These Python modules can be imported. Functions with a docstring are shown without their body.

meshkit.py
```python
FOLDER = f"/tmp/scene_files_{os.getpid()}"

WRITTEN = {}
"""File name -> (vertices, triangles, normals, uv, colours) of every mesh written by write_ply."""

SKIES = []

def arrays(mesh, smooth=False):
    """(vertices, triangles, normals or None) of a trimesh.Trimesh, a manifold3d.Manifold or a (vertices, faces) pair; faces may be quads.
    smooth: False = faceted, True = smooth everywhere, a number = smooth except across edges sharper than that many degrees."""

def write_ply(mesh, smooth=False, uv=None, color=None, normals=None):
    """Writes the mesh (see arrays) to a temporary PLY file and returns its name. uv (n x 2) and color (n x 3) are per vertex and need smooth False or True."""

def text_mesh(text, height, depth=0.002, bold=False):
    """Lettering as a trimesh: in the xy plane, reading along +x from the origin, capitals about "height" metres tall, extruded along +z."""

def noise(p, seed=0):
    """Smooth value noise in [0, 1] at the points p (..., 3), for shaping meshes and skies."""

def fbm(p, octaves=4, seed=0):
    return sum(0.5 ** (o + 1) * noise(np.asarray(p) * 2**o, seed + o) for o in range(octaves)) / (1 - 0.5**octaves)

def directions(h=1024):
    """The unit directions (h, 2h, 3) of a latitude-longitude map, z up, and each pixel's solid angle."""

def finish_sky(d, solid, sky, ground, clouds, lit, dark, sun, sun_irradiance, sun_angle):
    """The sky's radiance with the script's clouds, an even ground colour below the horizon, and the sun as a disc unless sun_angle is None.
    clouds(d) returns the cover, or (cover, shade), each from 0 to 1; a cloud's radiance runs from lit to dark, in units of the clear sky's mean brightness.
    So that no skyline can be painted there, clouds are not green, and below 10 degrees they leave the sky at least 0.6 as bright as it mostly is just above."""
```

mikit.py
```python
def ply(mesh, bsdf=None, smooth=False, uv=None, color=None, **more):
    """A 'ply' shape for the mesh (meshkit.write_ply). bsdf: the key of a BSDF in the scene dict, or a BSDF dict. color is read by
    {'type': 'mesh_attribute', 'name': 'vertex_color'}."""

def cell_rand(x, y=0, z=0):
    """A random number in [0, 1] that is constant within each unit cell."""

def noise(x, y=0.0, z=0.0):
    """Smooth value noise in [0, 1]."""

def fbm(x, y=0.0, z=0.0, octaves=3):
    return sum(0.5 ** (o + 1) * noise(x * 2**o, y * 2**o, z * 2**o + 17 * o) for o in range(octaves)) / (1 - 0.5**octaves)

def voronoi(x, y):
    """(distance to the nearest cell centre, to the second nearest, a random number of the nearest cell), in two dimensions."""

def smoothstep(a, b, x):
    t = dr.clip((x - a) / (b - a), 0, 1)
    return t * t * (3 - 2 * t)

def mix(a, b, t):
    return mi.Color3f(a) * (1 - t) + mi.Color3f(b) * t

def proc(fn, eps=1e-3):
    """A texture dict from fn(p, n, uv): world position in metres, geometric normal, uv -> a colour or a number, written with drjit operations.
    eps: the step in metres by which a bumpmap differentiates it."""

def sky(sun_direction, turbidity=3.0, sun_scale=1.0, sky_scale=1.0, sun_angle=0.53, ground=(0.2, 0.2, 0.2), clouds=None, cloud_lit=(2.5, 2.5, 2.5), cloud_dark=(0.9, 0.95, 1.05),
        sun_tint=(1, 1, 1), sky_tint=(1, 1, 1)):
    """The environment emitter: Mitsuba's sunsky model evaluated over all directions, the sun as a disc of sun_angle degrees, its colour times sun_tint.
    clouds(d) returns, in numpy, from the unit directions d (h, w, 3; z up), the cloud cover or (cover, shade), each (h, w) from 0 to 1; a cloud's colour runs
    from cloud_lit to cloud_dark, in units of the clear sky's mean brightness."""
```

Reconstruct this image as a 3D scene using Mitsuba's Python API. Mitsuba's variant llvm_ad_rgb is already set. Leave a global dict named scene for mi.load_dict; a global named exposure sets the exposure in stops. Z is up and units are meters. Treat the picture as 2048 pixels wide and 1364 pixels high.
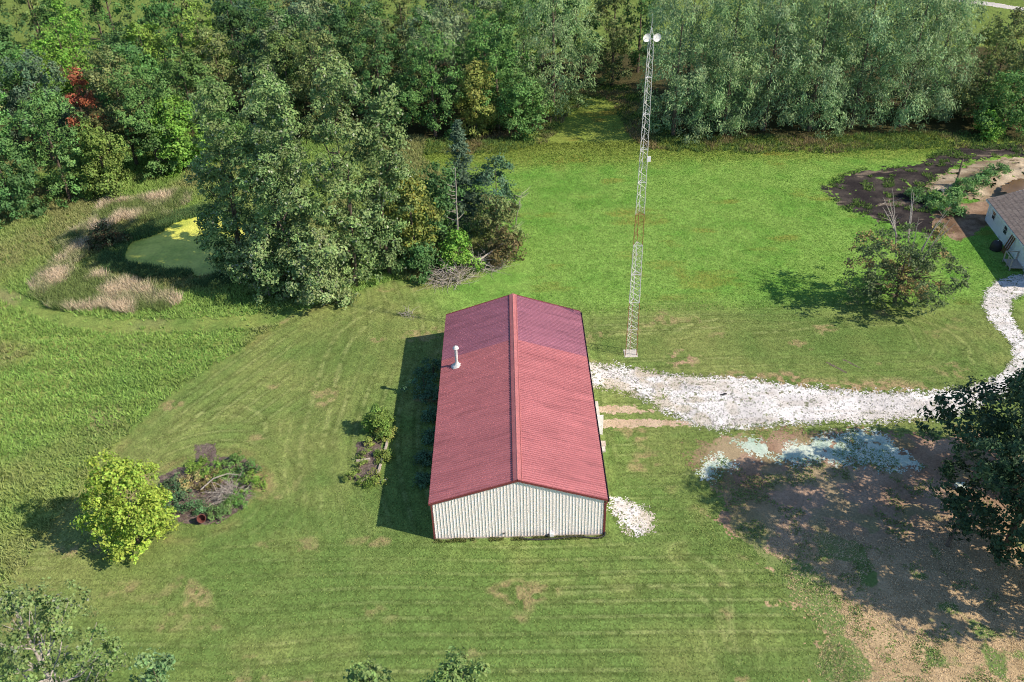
import math
import numpy as np
import drjit as dr
import trimesh
import mitsuba as mi
import mikit
import meshkit
from mikit import noise, fbm, voronoi, smoothstep, mix, cell_rand

T = mi.ScalarTransform4f
scene, labels = {}, {}

# ------------------------------------------------------------------ camera, sky, exposure
PITCH, ROLL, YAW = 0.594345, -0.027653, -0.002633
CAM = np.array([0.0, -44.39, 47.14])
_fw = np.array([math.sin(YAW) * math.cos(PITCH), math.cos(YAW) * math.cos(PITCH), -math.sin(PITCH)])
_r = np.array([math.cos(YAW), -math.sin(YAW), 0.0])
_u = np.cross(_r, _fw)
_up = -_r * math.sin(ROLL) + _u * math.cos(ROLL)
scene['camera'] = {'type': 'perspective', 'fov': 60.664, 'fov_axis': 'x', 'near_clip': 1.0, 'far_clip': 6000.0,
                   'to_world': T().look_at(origin=CAM.tolist(), target=(CAM + _fw * 10).tolist(), up=_up.tolist())}
SUN = (1.19, -0.43, 1.0)
scene['sky'] = mikit.sky(SUN, turbidity=3, sun_tint=(.94, 1.0, 1.13))
exposure = 2.3

# ------------------------------------------------------------------ helpers
rng = np.random.default_rng(11)


def V(*a):
    return np.array(a, float)


def key_for(name):
    if not any(k == name or k.startswith(name + '__') for k in list(scene) + list(labels)):
        return name
    i = 1
    while any(k == f'{name}_{i:03d}' or k.startswith(f'{name}_{i:03d}__') for k in list(scene) + list(labels)):
        i += 1
    return f'{name}_{i:03d}'


_count = {}


def fresh(name):
    n = _count.get(name, 0)
    _count[name] = n + 1
    return name if n == 0 else f'{name}_{n:03d}'


def thing(name, label, cat, group=None):
    k = fresh(name)
    labels[k] = {'label': label, 'category': cat}
    if group:
        labels[k]['group'] = group
    return k


def part(parent, name, mesh, bsdf, label=None, kind=None, smooth=False, color=None):
    k = fresh(parent + '__' + name)
    scene[k] = mikit.ply(mesh, bsdf, smooth=smooth, color=color)
    if label or kind:
        labels[k] = {}
        if label:
            labels[k]['label'] = label
        if kind:
            labels[k]['kind'] = kind
    return k


def single(name, mesh, bsdf, label, cat, group=None, kind=None, smooth=False, color=None):
    k = fresh(name)
    scene[k] = mikit.ply(mesh, bsdf, smooth=smooth, color=color)
    labels[k] = {'label': label, 'category': cat}
    if group:
        labels[k]['group'] = group
    if kind:
        labels[k]['kind'] = kind
    return k


def struct(name, mesh, bsdf, label=None, smooth=False, color=None):
    k = fresh(name)
    scene[k] = mikit.ply(mesh, bsdf, smooth=smooth, color=color)
    labels[k] = {'label': label or name.replace('_', ' '), 'category': name.replace('_', ' '), 'kind': 'structure'}
    return k


def join(parts):
    """parts: list of (v, f) with triangle faces."""
    vs, fs, n = [], [], 0
    for v, f in parts:
        vs.append(v)
        fs.append(np.asarray(f) + n)
        n += len(v)
    return np.vstack(vs), np.vstack(fs)


def tris(q):
    q = np.asarray(q)
    return np.vstack([q[:, [0, 1, 2]], q[:, [0, 2, 3]]])


def box(lo, hi):
    lo, hi = np.array(lo, float), np.array(hi, float)
    m = trimesh.creation.box(extents=hi - lo)
    return np.array(m.vertices) + (lo + hi) / 2, np.array(m.faces)


def beam(a, b, w, h, up=(0, 0, 1)):
    """a box from a to b, w wide, h high."""
    a, b = np.array(a, float), np.array(b, float)
    d = b - a
    L = np.linalg.norm(d)
    d /= L
    s = np.cross(d, up)
    s /= np.linalg.norm(s)
    u = np.cross(s, d)
    m = trimesh.creation.box(extents=(L, w, h))
    v = np.array(m.vertices)
    return (a + b) / 2 + v[:, :1] * d + v[:, 1:2] * s + v[:, 2:] * u, np.array(m.faces)


def tube(pts, radii, sides=6, cap=True):
    p = np.asarray(pts, float)
    n = len(p)
    radii = np.broadcast_to(np.asarray(radii, float), (n,))
    t = np.gradient(p, axis=0)
    t /= np.linalg.norm(t, axis=1, keepdims=True) + 1e-12
    ref = np.where(np.abs(t[:, 2:]) < 0.9, V(0, 0, 1), V(1, 0, 0))
    a = np.cross(t, ref)
    a /= np.linalg.norm(a, axis=1, keepdims=True) + 1e-12
    b = np.cross(t, a)
    ang = np.arange(sides) * 2 * np.pi / sides
    v = (p[:, None] + radii[:, None, None] * (np.cos(ang)[None, :, None] * a[:, None] + np.sin(ang)[None, :, None] * b[:, None])).reshape(-1, 3)
    i, j = np.meshgrid(np.arange(n - 1), np.arange(sides), indexing='ij')
    q = np.stack([i * sides + j, i * sides + (j + 1) % sides, (i + 1) * sides + (j + 1) % sides, (i + 1) * sides + j], -1).reshape(-1, 4)
    f = tris(q)
    if cap:
        v = np.vstack([v, p[:1], p[-1:]])
        c0, c1 = n * sides, n * sides + 1
        k = np.arange(sides)
        f = np.vstack([f, np.stack([np.full(sides, c0), (k + 1) % sides, k], 1), np.stack([np.full(sides, c1), (n - 1) * sides + k, (n - 1) * sides + (k + 1) % sides], 1)])
    return v, f


def lathe(profile, centre, sides=20):
    """profile: (r, z) pairs from bottom to top."""
    pr = np.asarray(profile, float)
    ang = np.arange(sides) * 2 * np.pi / sides
    v = np.stack([pr[:, None, 0] * np.cos(ang), pr[:, None, 0] * np.sin(ang), np.repeat(pr[:, 1:2], sides, 1)], -1).reshape(-1, 3) + np.asarray(centre, float)
    n = len(pr)
    i, j = np.meshgrid(np.arange(n - 1), np.arange(sides), indexing='ij')
    q = np.stack([i * sides + j, i * sides + (j + 1) % sides, (i + 1) * sides + (j + 1) % sides, (i + 1) * sides + j], -1).reshape(-1, 4)
    return v, tris(q)


def norm(a):
    return a / (np.linalg.norm(a, axis=-1, keepdims=True) + 1e-12)


def poly_sdf_np(x, y, pts):
    """signed distance to a polygon, positive inside."""
    pts = np.asarray(pts, float)
    d = np.full(np.shape(x), 1e9)
    inside = np.zeros(np.shape(x), bool)
    for (x0, y0), (x1, y1) in zip(pts, np.roll(pts, -1, 0)):
        ex, ey = x1 - x0, y1 - y0
        h = np.clip(((x - x0) * ex + (y - y0) * ey) / (ex * ex + ey * ey + 1e-12), 0, 1)
        d = np.minimum(d, np.hypot(x - x0 - ex * h, y - y0 - ey * h))
        c = ((y0 > y) != (y1 > y)) & (x < ex * (y - y0) / (ey if abs(ey) > 1e-12 else 1e-12) + x0)
        inside ^= c
    return np.where(inside, d, -d)


def poly_sdf_dr(x, y, pts):
    d = mi.Float(1e18)
    s = mi.Float(-1)
    n = len(pts)
    for k in range(n):
        x0, y0 = pts[k]
        x1, y1 = pts[(k + 1) % n]
        ex, ey = x1 - x0, y1 - y0
        if abs(ey) < 1e-6:
            ey = 1e-6
        h = dr.clip(((x - x0) * ex + (y - y0) * ey) / (ex * ex + ey * ey), 0, 1)
        d = dr.minimum(d, dr.square(x - x0 - ex * h) + dr.square(y - y0 - ey * h))
        c = ((y0 > y) != (y1 > y)) & (x < ex * (y - y0) / ey + x0)
        s = dr.select(c, -s, s)
    return s * dr.sqrt(d)


def np_noise(x, y, f, seed=0, octaves=1):
    p = np.stack([np.asarray(x) * f, np.asarray(y) * f, np.zeros(np.shape(x)) + 0.37], -1)
    return meshkit.noise(p, seed) if octaves == 1 else meshkit.fbm(p, octaves, seed)


def mask_sheet(score, x0, x1, y0, y1, cell, z, seed=0):
    """a ragged flat sheet: the cells of a jittered grid where score(x, y) > 0."""
    nx, ny = int((x1 - x0) / cell) + 1, int((y1 - y0) / cell) + 1
    gx, gy = np.meshgrid(x0 + np.arange(nx + 1) * cell, y0 + np.arange(ny + 1) * cell)
    g = np.random.default_rng(seed)
    jx = gx + g.uniform(-.36, .36, gx.shape) * cell
    jy = gy + g.uniform(-.36, .36, gx.shape) * cell
    cx, cy = gx[:-1, :-1] + cell / 2, gy[:-1, :-1] + cell / 2
    on = score(cx, cy) > 0
    idx = np.arange(gx.size).reshape(gx.shape)
    q = np.stack([idx[:-1, :-1][on], idx[:-1, 1:][on], idx[1:, 1:][on], idx[1:, :-1][on]], -1)
    used, inv = np.unique(q.ravel(), return_inverse=True)
    v = np.stack([jx.ravel()[used], jy.ravel()[used], np.full(len(used), z)], -1)
    return v, tris(inv.reshape(-1, 4))


# ------------------------------------------------------------------ plan of the site (metres)
DRIVE = [(6.9, 21.2), (9.7, 20.7), (13.6, 19.4), (16.6, 18.8), (20.2, 18.4), (23.5, 17.5), (26.8, 16.6), (31.4, 15.9), (35.6, 15.6), (38.8, 16.0), (41.4, 16.9), (43.6, 18.3), (45.5, 20.3), (46.6, 22.5), (46.5, 24.6), (46.4, 26.8), (46.9, 29.6), (48.5, 32.2), (50.5, 34.2), (53.0, 35.3), (60, 35.8), (60, 31.3), (54.6, 31.3), (51.5, 31.2), (50.2, 30.2), (49.0, 28.1), (48.3, 25.1), (48.6, 22.4), (47.9, 19.2), (44.6, 16.4), (41.1, 14.4), (36.4, 12.4), (32.0, 12.0), (27.9, 12.1), (23.7, 12.0), (19.5, 11.7), (16.9, 11.4), (15.0, 12.2), (12.7, 14.1), (11.3, 15.7), (9.7, 16.8), (7.7, 17.5), (6.6, 17.7)]
PATCH = [(6.9, 4.0), (8.1, 3.6), (9.4, 2.5), (9.9, 1.4), (9.6, 0.5), (8.6, 0.2), (7.9, 0.5), (7.5, 1.5), (6.9, 2.8)]
TRACKS = [[(6.6, 14.9), (9.4, 14.8), (11.9, 14.4), (11.8, 13.8), (9.3, 13.9), (6.6, 14.0)], [(6.6, 13.0), (10.5, 13.1), (15.4, 12.5), (15.8, 11.9), (11.2, 12.0), (6.6, 12.1)]]
DIRT = [(13.7, 8.7), (14.7, 9.9), (17.2, 10.8), (21.0, 11.3), (25.0, 10.9), (30.0, 11.1), (33.8, 10.2), (36.8, 10.4), (39.1, 9.2), (46.0, 9.1), (46.0, -20), (21.1, -20), (19.1, -13.6), (18.3, -11.2), (19.8, -9.0), (18.9, -7.2), (17.5, -4.9), (16.6, -3.1), (16.0, -1.5), (14.4, -0.5), (13.8, 1.2), (15.1, 3.0), (14.9, 4.6), (14.3, 6.3)]
MINT = [[(20.3, 7.8), (22.1, 9.1), (24.8, 10.3), (27.4, 10.6), (29.8, 10.3), (30.5, 8.9), (31.0, 7.6), (31.4, 6.7), (29.9, 6.2), (28.4, 6.4), (26.2, 7.0), (23.9, 7.3), (21.5, 7.1)], [(14.7, 7.8), (16.2, 8.2), (17.2, 7.2), (16.5, 6.5), (15.1, 6.7)], [(17.8, 9.8), (19.2, 10.5), (20.2, 9.7), (20.5, 8.4), (19.3, 7.9), (18.3, 8.5)], [(14.3, 6.3), (15.1, 6.7), (15.6, 6.0), (14.7, 5.5)]]
MUD = [(40.4, 58.4), (43.9, 62.1), (46.2, 63.3), (51.8, 64.1), (55.9, 66.0), (59.2, 69.1), (63.4, 70.8), (68.3, 70.9), (80, 69.3), (80, 65.5), (66.5, 67.0), (62.7, 66.2), (58.1, 63.1), (54.1, 59.5), (51.9, 56.1), (52.0, 53.6), (50.4, 50.5), (50.1, 47.2), (48.5, 44.7), (45.9, 45.4), (43.8, 47.6), (42.1, 51.0), (40.6, 52.1), (40.2, 54.7)]
SAND = [(52.7, 57.1), (55.7, 60.5), (58.7, 63.1), (63.1, 65.5), (68.1, 66.2), (76, 65.5), (72, 53.1), (61.4, 53.6), (57.5, 53.3), (55.4, 54.0), (54.0, 55.0)]
BROWN = [(50.7, 50.5), (53.4, 52.1), (56.2, 53.0), (59.6, 53.7), (70, 53.3), (70, 47.7), (56.9, 48.1), (52.9, 44.5), (50.6, 43.2), (49.6, 44.7), (49.6, 47.2)]
BPOND = [(59.5, 53.4), (61.0, 55.6), (63.0, 56.9), (65.0, 57.9), (72, 59.6), (72, 52.5)]
POND = [(-44.7, 43.9), (-45.3, 47.0), (-45.3, 48.6), (-43.4, 49.8), (-42.3, 51.0), (-41.9, 53.0), (-40.6, 54.2), (-38.7, 55.2), (-36.2, 55.3), (-32.6, 53.4), (-29.9, 49.3), (-28.4, 44.2), (-28.9, 40.2), (-31.4, 39.1), (-34.3, 39.7), (-37.9, 40.7), (-41.0, 41.6), (-43.5, 42.5)]
MEADOW = [(-35.2, -30), (-35.2, -5.5), (-35.0, -2.3), (-34.7, 1.3), (-34.1, 5.9), (-33.3, 11.1), (-31.1, 17.4), (-28.3, 21.9), (-25.5, 25.8), (-23.9, 28.4), (-22.5, 30.2), (-20.0, 32.9), (-17.1, 34.6), (-14.9, 36.2), (-12.7, 37.7), (-9.5, 36.8), (-5.5, 37.0), (-2.5, 40.0), (-2.0, 48), (-6, 60), (-12, 72), (-12.2, 80), (-90, 80), (-110, 30), (-110, -30)]
REEDS = [[(-52.9, 42.0), (-49.8, 41.3), (-45.2, 39.4), (-40.5, 37.0), (-35.8, 35.7), (-34.7, 33.7), (-36.8, 32.3), (-42.7, 32.9), (-47.4, 34.1), (-50.8, 36.5)], [(-49.8, 38.6), (-52.0, 43.1), (-52.3, 48.0), (-51.6, 53.2), (-51.3, 58.1), (-49.2, 60.2), (-45.7, 61.5), (-42.8, 62.9), (-40.6, 59.7), (-42.7, 54.6), (-45.8, 52.8), (-48.4, 54.4), (-49.3, 50.4), (-48.7, 44.1)]]
PATHLINE = [(-62, 43), (-55.1, 37.2), (-50.6, 34.3), (-45.7, 31.3), (-40.6, 29.9), (-35.5, 29.7), (-30.5, 29.8), (-25.5, 30.1), (-21.6, 30.9)]
WOOD = [(-160, 30), (-74.2, 51.8), (-63.0, 53.8), (-56.2, 57.0), (-51.6, 61.6), (-43.7, 65.9), (-39.7, 71.1), (-28.3, 73.9), (-17.9, 76.6), (-12.2, 77.0), (-4.9, 76.1), (2.4, 78.5), (6.0, 88.5), (9.9, 98), (18.3, 99), (21.6, 90), (21.7, 76.3), (27.7, 74.9), (41.6, 73.7), (63.6, 74.0), (75.5, 70.3), (130, 60), (130, 112), (60, 122), (-160, 122)]
BED = (-24.3, 5.6)
TRACKLINES = [[(-13.2, 32.4), (-16.0, 28.9), (-17.5, 23.8), (-17.8, 18.3), (-17.5, 12.8), (-16.8, 7.8), (-16.2, 3.9)], [(-14.2, 28.4), (-15.7, 24.5), (-16.1, 19.8), (-15.8, 14.7), (-15.5, 10.1)], [(-1.4, -5.1), (5.3, -5.2), (9.8, -4.7), (12.0, -5.6), (12.9, -7.2), (12.9, -9.2), (13.4, -11.0)], [(12.0, -1.8), (13.8, -3.5), (13.9, -5.6), (13.4, -8.4), (13.4, -10.3)], [(-20.5, 11.6), (-21.5, 14.9), (-24.6, 16.5), (-27.8, 15.2), (-29.8, 12.0)], [(22.8, 25.7), (33.0, 27.5), (40.2, 27.1), (42.6, 23.5), (41.7, 19.5)], [(7.4, 26.2), (15.6, 25.8), (16.2, 26.9), (19.9, 28.1)]]


# ------------------------------------------------------------------ materials
def rgb(*c):
    return {'type': 'rgb', 'value': list(c)}


def two(b):
    return {'type': 'twosided', 'bsdf': b}


def band(v, period, soft=.25):
    """alternating mown bands, -1 to 1, and thin bright clipping lines, 0 to 1."""
    t = v / period
    s = dr.sin(2 * math.pi * t)
    line = smoothstep(.55, 1.0, dr.cos(2 * math.pi * (t * 1 + .2)))
    return smoothstep(-soft * 2, soft * 2, s) * 2 - 1, line


def smooth_line(pts, k=3):
    p = np.array(pts, float)
    for _ in range(k - 1):
        q = np.repeat(p, 2, 0)[1:-1]
        q[0::2], q[1::2] = p[:-1] * .75 + p[1:] * .25, p[:-1] * .25 + p[1:] * .75
        p = np.vstack([p[:1], q, p[-1:]])
    return p


def near_line(x, y, lines):
    d = mi.Float(1e9)
    for pts in lines:
        for (x0, y0), (x1, y1) in zip(pts[:-1].tolist(), pts[1:].tolist()):
            ex, ey = x1 - x0, y1 - y0
            h = dr.clip(((x - x0) * ex + (y - y0) * ey) / (ex * ex + ey * ey), 0, 1)
            d = dr.minimum(d, dr.square(x - x0 - ex * h) + dr.square(y - y0 - ey * h))
    return dr.sqrt(d)


TRACKS_SMOOTH = [smooth_line(t, 2) for t in TRACKLINES]


def ground_fn(p, n, uv):
    x, y = p.x, p.y
    wx = x + (noise(x * .11, y * .11, 3.1) - .5) * 1.3
    wy = y + (noise(x * .11, y * .11, 9.7) - .5) * 1.1
    big = fbm(x * .06 + 3, y * .06 + 7, octaves=3)
    mid = fbm(x * .45, y * .45, 1.3, octaves=3)
    sm = fbm(x * 1.9, y * 1.9, 5.2, octaves=2)
    fine = noise(x * 4.3, y * 4.3, .5) * .25 + noise(x * 8.7, y * 8.7, 2.5) * .35 + cell_rand(x * 11.0, y * 8.5, 7) * .4
    lawn = mix((.112, .180, .050), (.190, .228, .076), smoothstep(.3, .7, big * .5 + mid * .5))
    vivid = mix((.112, .250, .044), (.180, .305, .070), smoothstep(.35, .65, mid * .6 + big * .4))
    back = smoothstep(27.5, 33.5, y + (mid - .5) * 5 + (noise(x * .2, 2.7) - .5) * 2) * smoothstep(-12, -4, x + (y - 31) * .2)
    # mown stripes: along the south lawn, along the meadow edge, round the flower bed, along the east lawn
    dm = poly_sdf_dr(wx, wy, MEADOW)
    sb, lb = band(wy + .012 * wx + .6 * noise(x * .05, y * .05, 4.4), 1.35)
    sm_, lm = band(-dm + .0, 1.5)
    dbed = dr.sqrt(dr.square((wx - BED[0]) / 1.05) + dr.square(wy - BED[1]))
    sr, lr = band(dbed, 1.25)
    sw, lw = band(wx + .10 * wy + 1.4 * dr.sin(wy * .16), 1.7)
    qx = dr.maximum(dr.abs(wx - 16) - 21, 0)
    qy = dr.maximum(dr.abs(wy - 24) - 1.5, 0)
    se, le = band(dr.sqrt(qx * qx + qy * qy) + dr.select(dr.abs(wx - 16) < 21, 0, 0), 1.25)
    wb = smoothstep(1.2, -1.2, wy + .05 * wx)
    wr = smoothstep(9.5, 7.5, dbed) * (1 - wb * smoothstep(3.5, 7, dbed))
    we = smoothstep(7, 9, x) * (1 - wb)
    wm = smoothstep(-14.0, -20.0, x + .15 * (y - 15)) * (1 - wb)
    s, l = sw, lw
    s, l = s * (1 - wm) + sm_ * wm, l * (1 - wm) + lm * wm
    s, l = s * (1 - wb) + sb * wb, l * (1 - wb) + lb * wb
    s, l = s * (1 - wr) + sr * wr, l * (1 - wr) + lr * wr
    s, l = s * (1 - we) + se * we, l * (1 - we) + le * we
    patchy = smoothstep(.35, .6, fbm(x * .16, y * .16, 8.8, octaves=2))
    lawn = lawn * (1 + .15 * s * (.45 + .55 * patchy)) + mi.Color3f(.085, .088, .042) * (l * (.35 + .65 * patchy) * smoothstep(.10, .65, sm))
    dt = near_line(wx, wy, TRACKS_SMOOTH)
    twin = smoothstep(.34, .06, dt) * smoothstep(.20, .6, sm) + .6 * smoothstep(.22, .05, dr.abs(dt - 1.25)) * smoothstep(.42, .62, mid)
    lawn = lawn * (1 - .10 * smoothstep(1.3, .5, dt)) + mi.Color3f(.070, .068, .034) * twin
    # worn, straw coloured spots
    dry = smoothstep(.66, .80, fbm(x * .30 + 40, y * .42, 6.1, octaves=3)) * smoothstep(.35, .6, sm)
    lawn = mix(lawn, (.29, .23, .125), dry * .75)
    # ring of thin grass round the bed
    lawn = mix(lawn, (.22, .19, .085), smoothstep(.9, .0, dr.abs(dbed - 4.6)) * smoothstep(.35, .65, mid) * .6)
    # along the driveway's upper verge and the track into the clearing
    verge = smoothstep(2.2, .2, dr.abs(y - (20.6 - .13 * x)) + (mid - .5) * 4) * smoothstep(16, 20, x) * smoothstep(40, 34, x)
    lawn = mix(lawn, (.33, .245, .145), verge * smoothstep(.4, .6, sm))
    worn2 = smoothstep(2.4, .4, dr.sqrt(dr.square(x - 15.8) + dr.square(y - 21.6)) + (mid - .5) * 4)
    lawn = mix(lawn, (.33, .245, .155), worn2 * smoothstep(.45, .62, sm))
    vivid = vivid * (.9 + .2 * noise(x * .9 + y * .5, y * 1.6 - x * .4, 2.2))
    vivid = mix(vivid, (.20, .20, .045), smoothstep(.60, .78, fbm(x * .22, y * .4, 1.7, octaves=3)) * .6 + smoothstep(64, 71, y + (mid - .5) * 8) * .55)
    col = mix(lawn, vivid, back)
    # unmown meadow
    rows = dr.sin(wy * 2.1 + 1.5 * noise(x * .08, y * .08))
    mead = mix((.105, .190, .048), (.215, .275, .080), smoothstep(.3, .7, mid * .6 + big * .4))
    mead = mead * (1 + .07 * rows * smoothstep(32, 26, y))
    mead = mix(mead, (.27, .24, .13), smoothstep(.58, .74, fbm(x * .14, y * .14, 2.9, octaves=3)) * .6)
    col = mix(col, mead, smoothstep(-.25, .35, dm + (sm - .5) * 1.0))
    edge = smoothstep(.8, .1, dr.abs(dm + .5)) * smoothstep(.4, .6, mid)
    col = mix(col, (.20, .19, .075), edge * .5)
    # woodland floor and the fields beyond it
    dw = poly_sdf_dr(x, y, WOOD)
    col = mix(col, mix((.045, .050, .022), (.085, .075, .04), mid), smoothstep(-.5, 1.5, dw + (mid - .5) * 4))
    col = mix(col, mix((.13, .19, .05), (.16, .22, .06), mid), smoothstep(120, 124, y))
    return col * (.34 + 1.32 * fine) * (.80 + .40 * sm)


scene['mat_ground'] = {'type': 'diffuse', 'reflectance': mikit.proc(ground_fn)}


def gravel_fn(p, n, uv):
    x, y = p.x, p.y
    f = noise(x * 9, y * 9, .7) * .5 + noise(x * 19, y * 19, .2) * .5
    m = fbm(x * .8, y * .8, 3.3, octaves=3)
    c = mix((.54, .53, .535), (.74, .735, .75), smoothstep(.25, .7, m))
    rut = smoothstep(.5, .65, fbm(x * .25, y * 1.3, 5.0, octaves=2))
    c = mix(c, (.44, .40, .35), rut * .35)
    c = mix(c, (.10, .12, .04), smoothstep(.72, .82, noise(x * 2.6, y * 2.6, 4.0) * .6 + noise(x * 6, y * 6, 1.0) * .4) * .85)
    c = c * dr.select(cell_rand(x * 8.5, y * 7, 2) < .10 + .10 * smoothstep(26, 12, x), mi.Float(.52), mi.Float(1))
    c = mix(c, (.44, .38, .28), smoothstep(.52, .70, fbm(x * .7, y * .7, 12.0, octaves=3)) * smoothstep(28, 10, x) * .6)
    return c * (.70 + .6 * f)


scene['mat_gravel'] = {'type': 'diffuse', 'reflectance': mikit.proc(gravel_fn)}


def dirt_fn(p, n, uv):
    x, y = p.x, p.y
    f = noise(x * 8, y * 8, .7) * .5 + noise(x * 17, y * 17, .2) * .5
    m = fbm(x * .35, y * .35, 7.3, octaves=4)
    m2 = fbm(x * 1.3, y * 1.3, 2.3, octaves=3)
    soil = mix((.24, .155, .105), (.38, .275, .20), smoothstep(.3, .7, m))
    straw = mix((.47, .36, .22), (.36, .28, .165), smoothstep(.35, .65, m2))
    green = mix((.105, .185, .055), (.19, .25, .085), m2)
    south = smoothstep(3.0, -4.5, y - .0 * x + (m - .5) * 5)
    c = mix(soil, straw, south * .9)
    w = smoothstep(.50, .57, fbm(x * .55 + 9, y * .55, 1.1, octaves=4) + .13 * smoothstep(23, 15, x) * south - .09 * smoothstep(23, 28, x))
    c = mix(c, green, w * (.25 + .75 * south))
    return c * (.62 + .76 * f)


scene['mat_dirt'] = {'type': 'diffuse', 'reflectance': mikit.proc(dirt_fn)}


def track_fn(p, n, uv):
    x, y = p.x, p.y
    f = noise(x * 8, y * 8, .7) * .5 + noise(x * 17, y * 17, .2) * .5
    return mix((.42, .31, .215), (.52, .42, .32), fbm(x * 1.1, y * 1.1, octaves=3)) * (.7 + .6 * f)


scene['mat_track'] = {'type': 'diffuse', 'reflectance': mikit.proc(track_fn)}


def mint_fn(p, n, uv):
    x, y = p.x, p.y
    f = noise(x * 7, y * 7, .7) * .5 + noise(x * 15, y * 15, .2) * .5
    m = fbm(x * .9, y * .9, 4.3, octaves=3)
    return mix((.40, .52, .44), (.60, .66, .58), smoothstep(.3, .7, m)) * (.7 + .55 * f)


scene['mat_mint'] = {'type': 'diffuse', 'reflectance': mikit.proc(mint_fn)}


def mud_fn(p, n, uv):
    x, y = p.x, p.y
    f = noise(x * 6, y * 6, .7) * .5 + noise(x * 13, y * 13, .2) * .5
    m = fbm(x * .5, y * .9, 2.3, octaves=4)
    c = mix((.030, .027, .029), (.070, .062, .058), smoothstep(.35, .7, m))
    c = mix(c, (.23, .19, .15), smoothstep(.62, .70, fbm(x * .35, y * 1.1, 8.3, octaves=3)) * .6)
    return c * (.6 + .8 * f)


scene['mat_mud'] = {'type': 'diffuse', 'reflectance': mikit.proc(mud_fn)}


def sand_fn(p, n, uv):
    x, y = p.x, p.y
    f = noise(x * 6, y * 6, .7) * .5 + noise(x * 13, y * 13, .2) * .5
    m = fbm(x * .6, y * .6, 6.3, octaves=3)
    return mix((.24, .185, .125), (.50, .42, .31), smoothstep(.3, .7, m)) * (.7 + .6 * f)


scene['mat_sand'] = {'type': 'diffuse', 'reflectance': mikit.proc(sand_fn)}


def brown_fn(p, n, uv):
    x, y = p.x, p.y
    f = noise(x * 6, y * 6, .7) * .5 + noise(x * 13, y * 13, .2) * .5
    m = fbm(x * .7, y * .7, 6.3, octaves=3)
    return mix((.13, .085, .055), (.30, .215, .155), smoothstep(.3, .7, m)) * (.6 + .8 * f)


scene['mat_brown'] = {'type': 'diffuse', 'reflectance': mikit.proc(brown_fn)}


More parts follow.
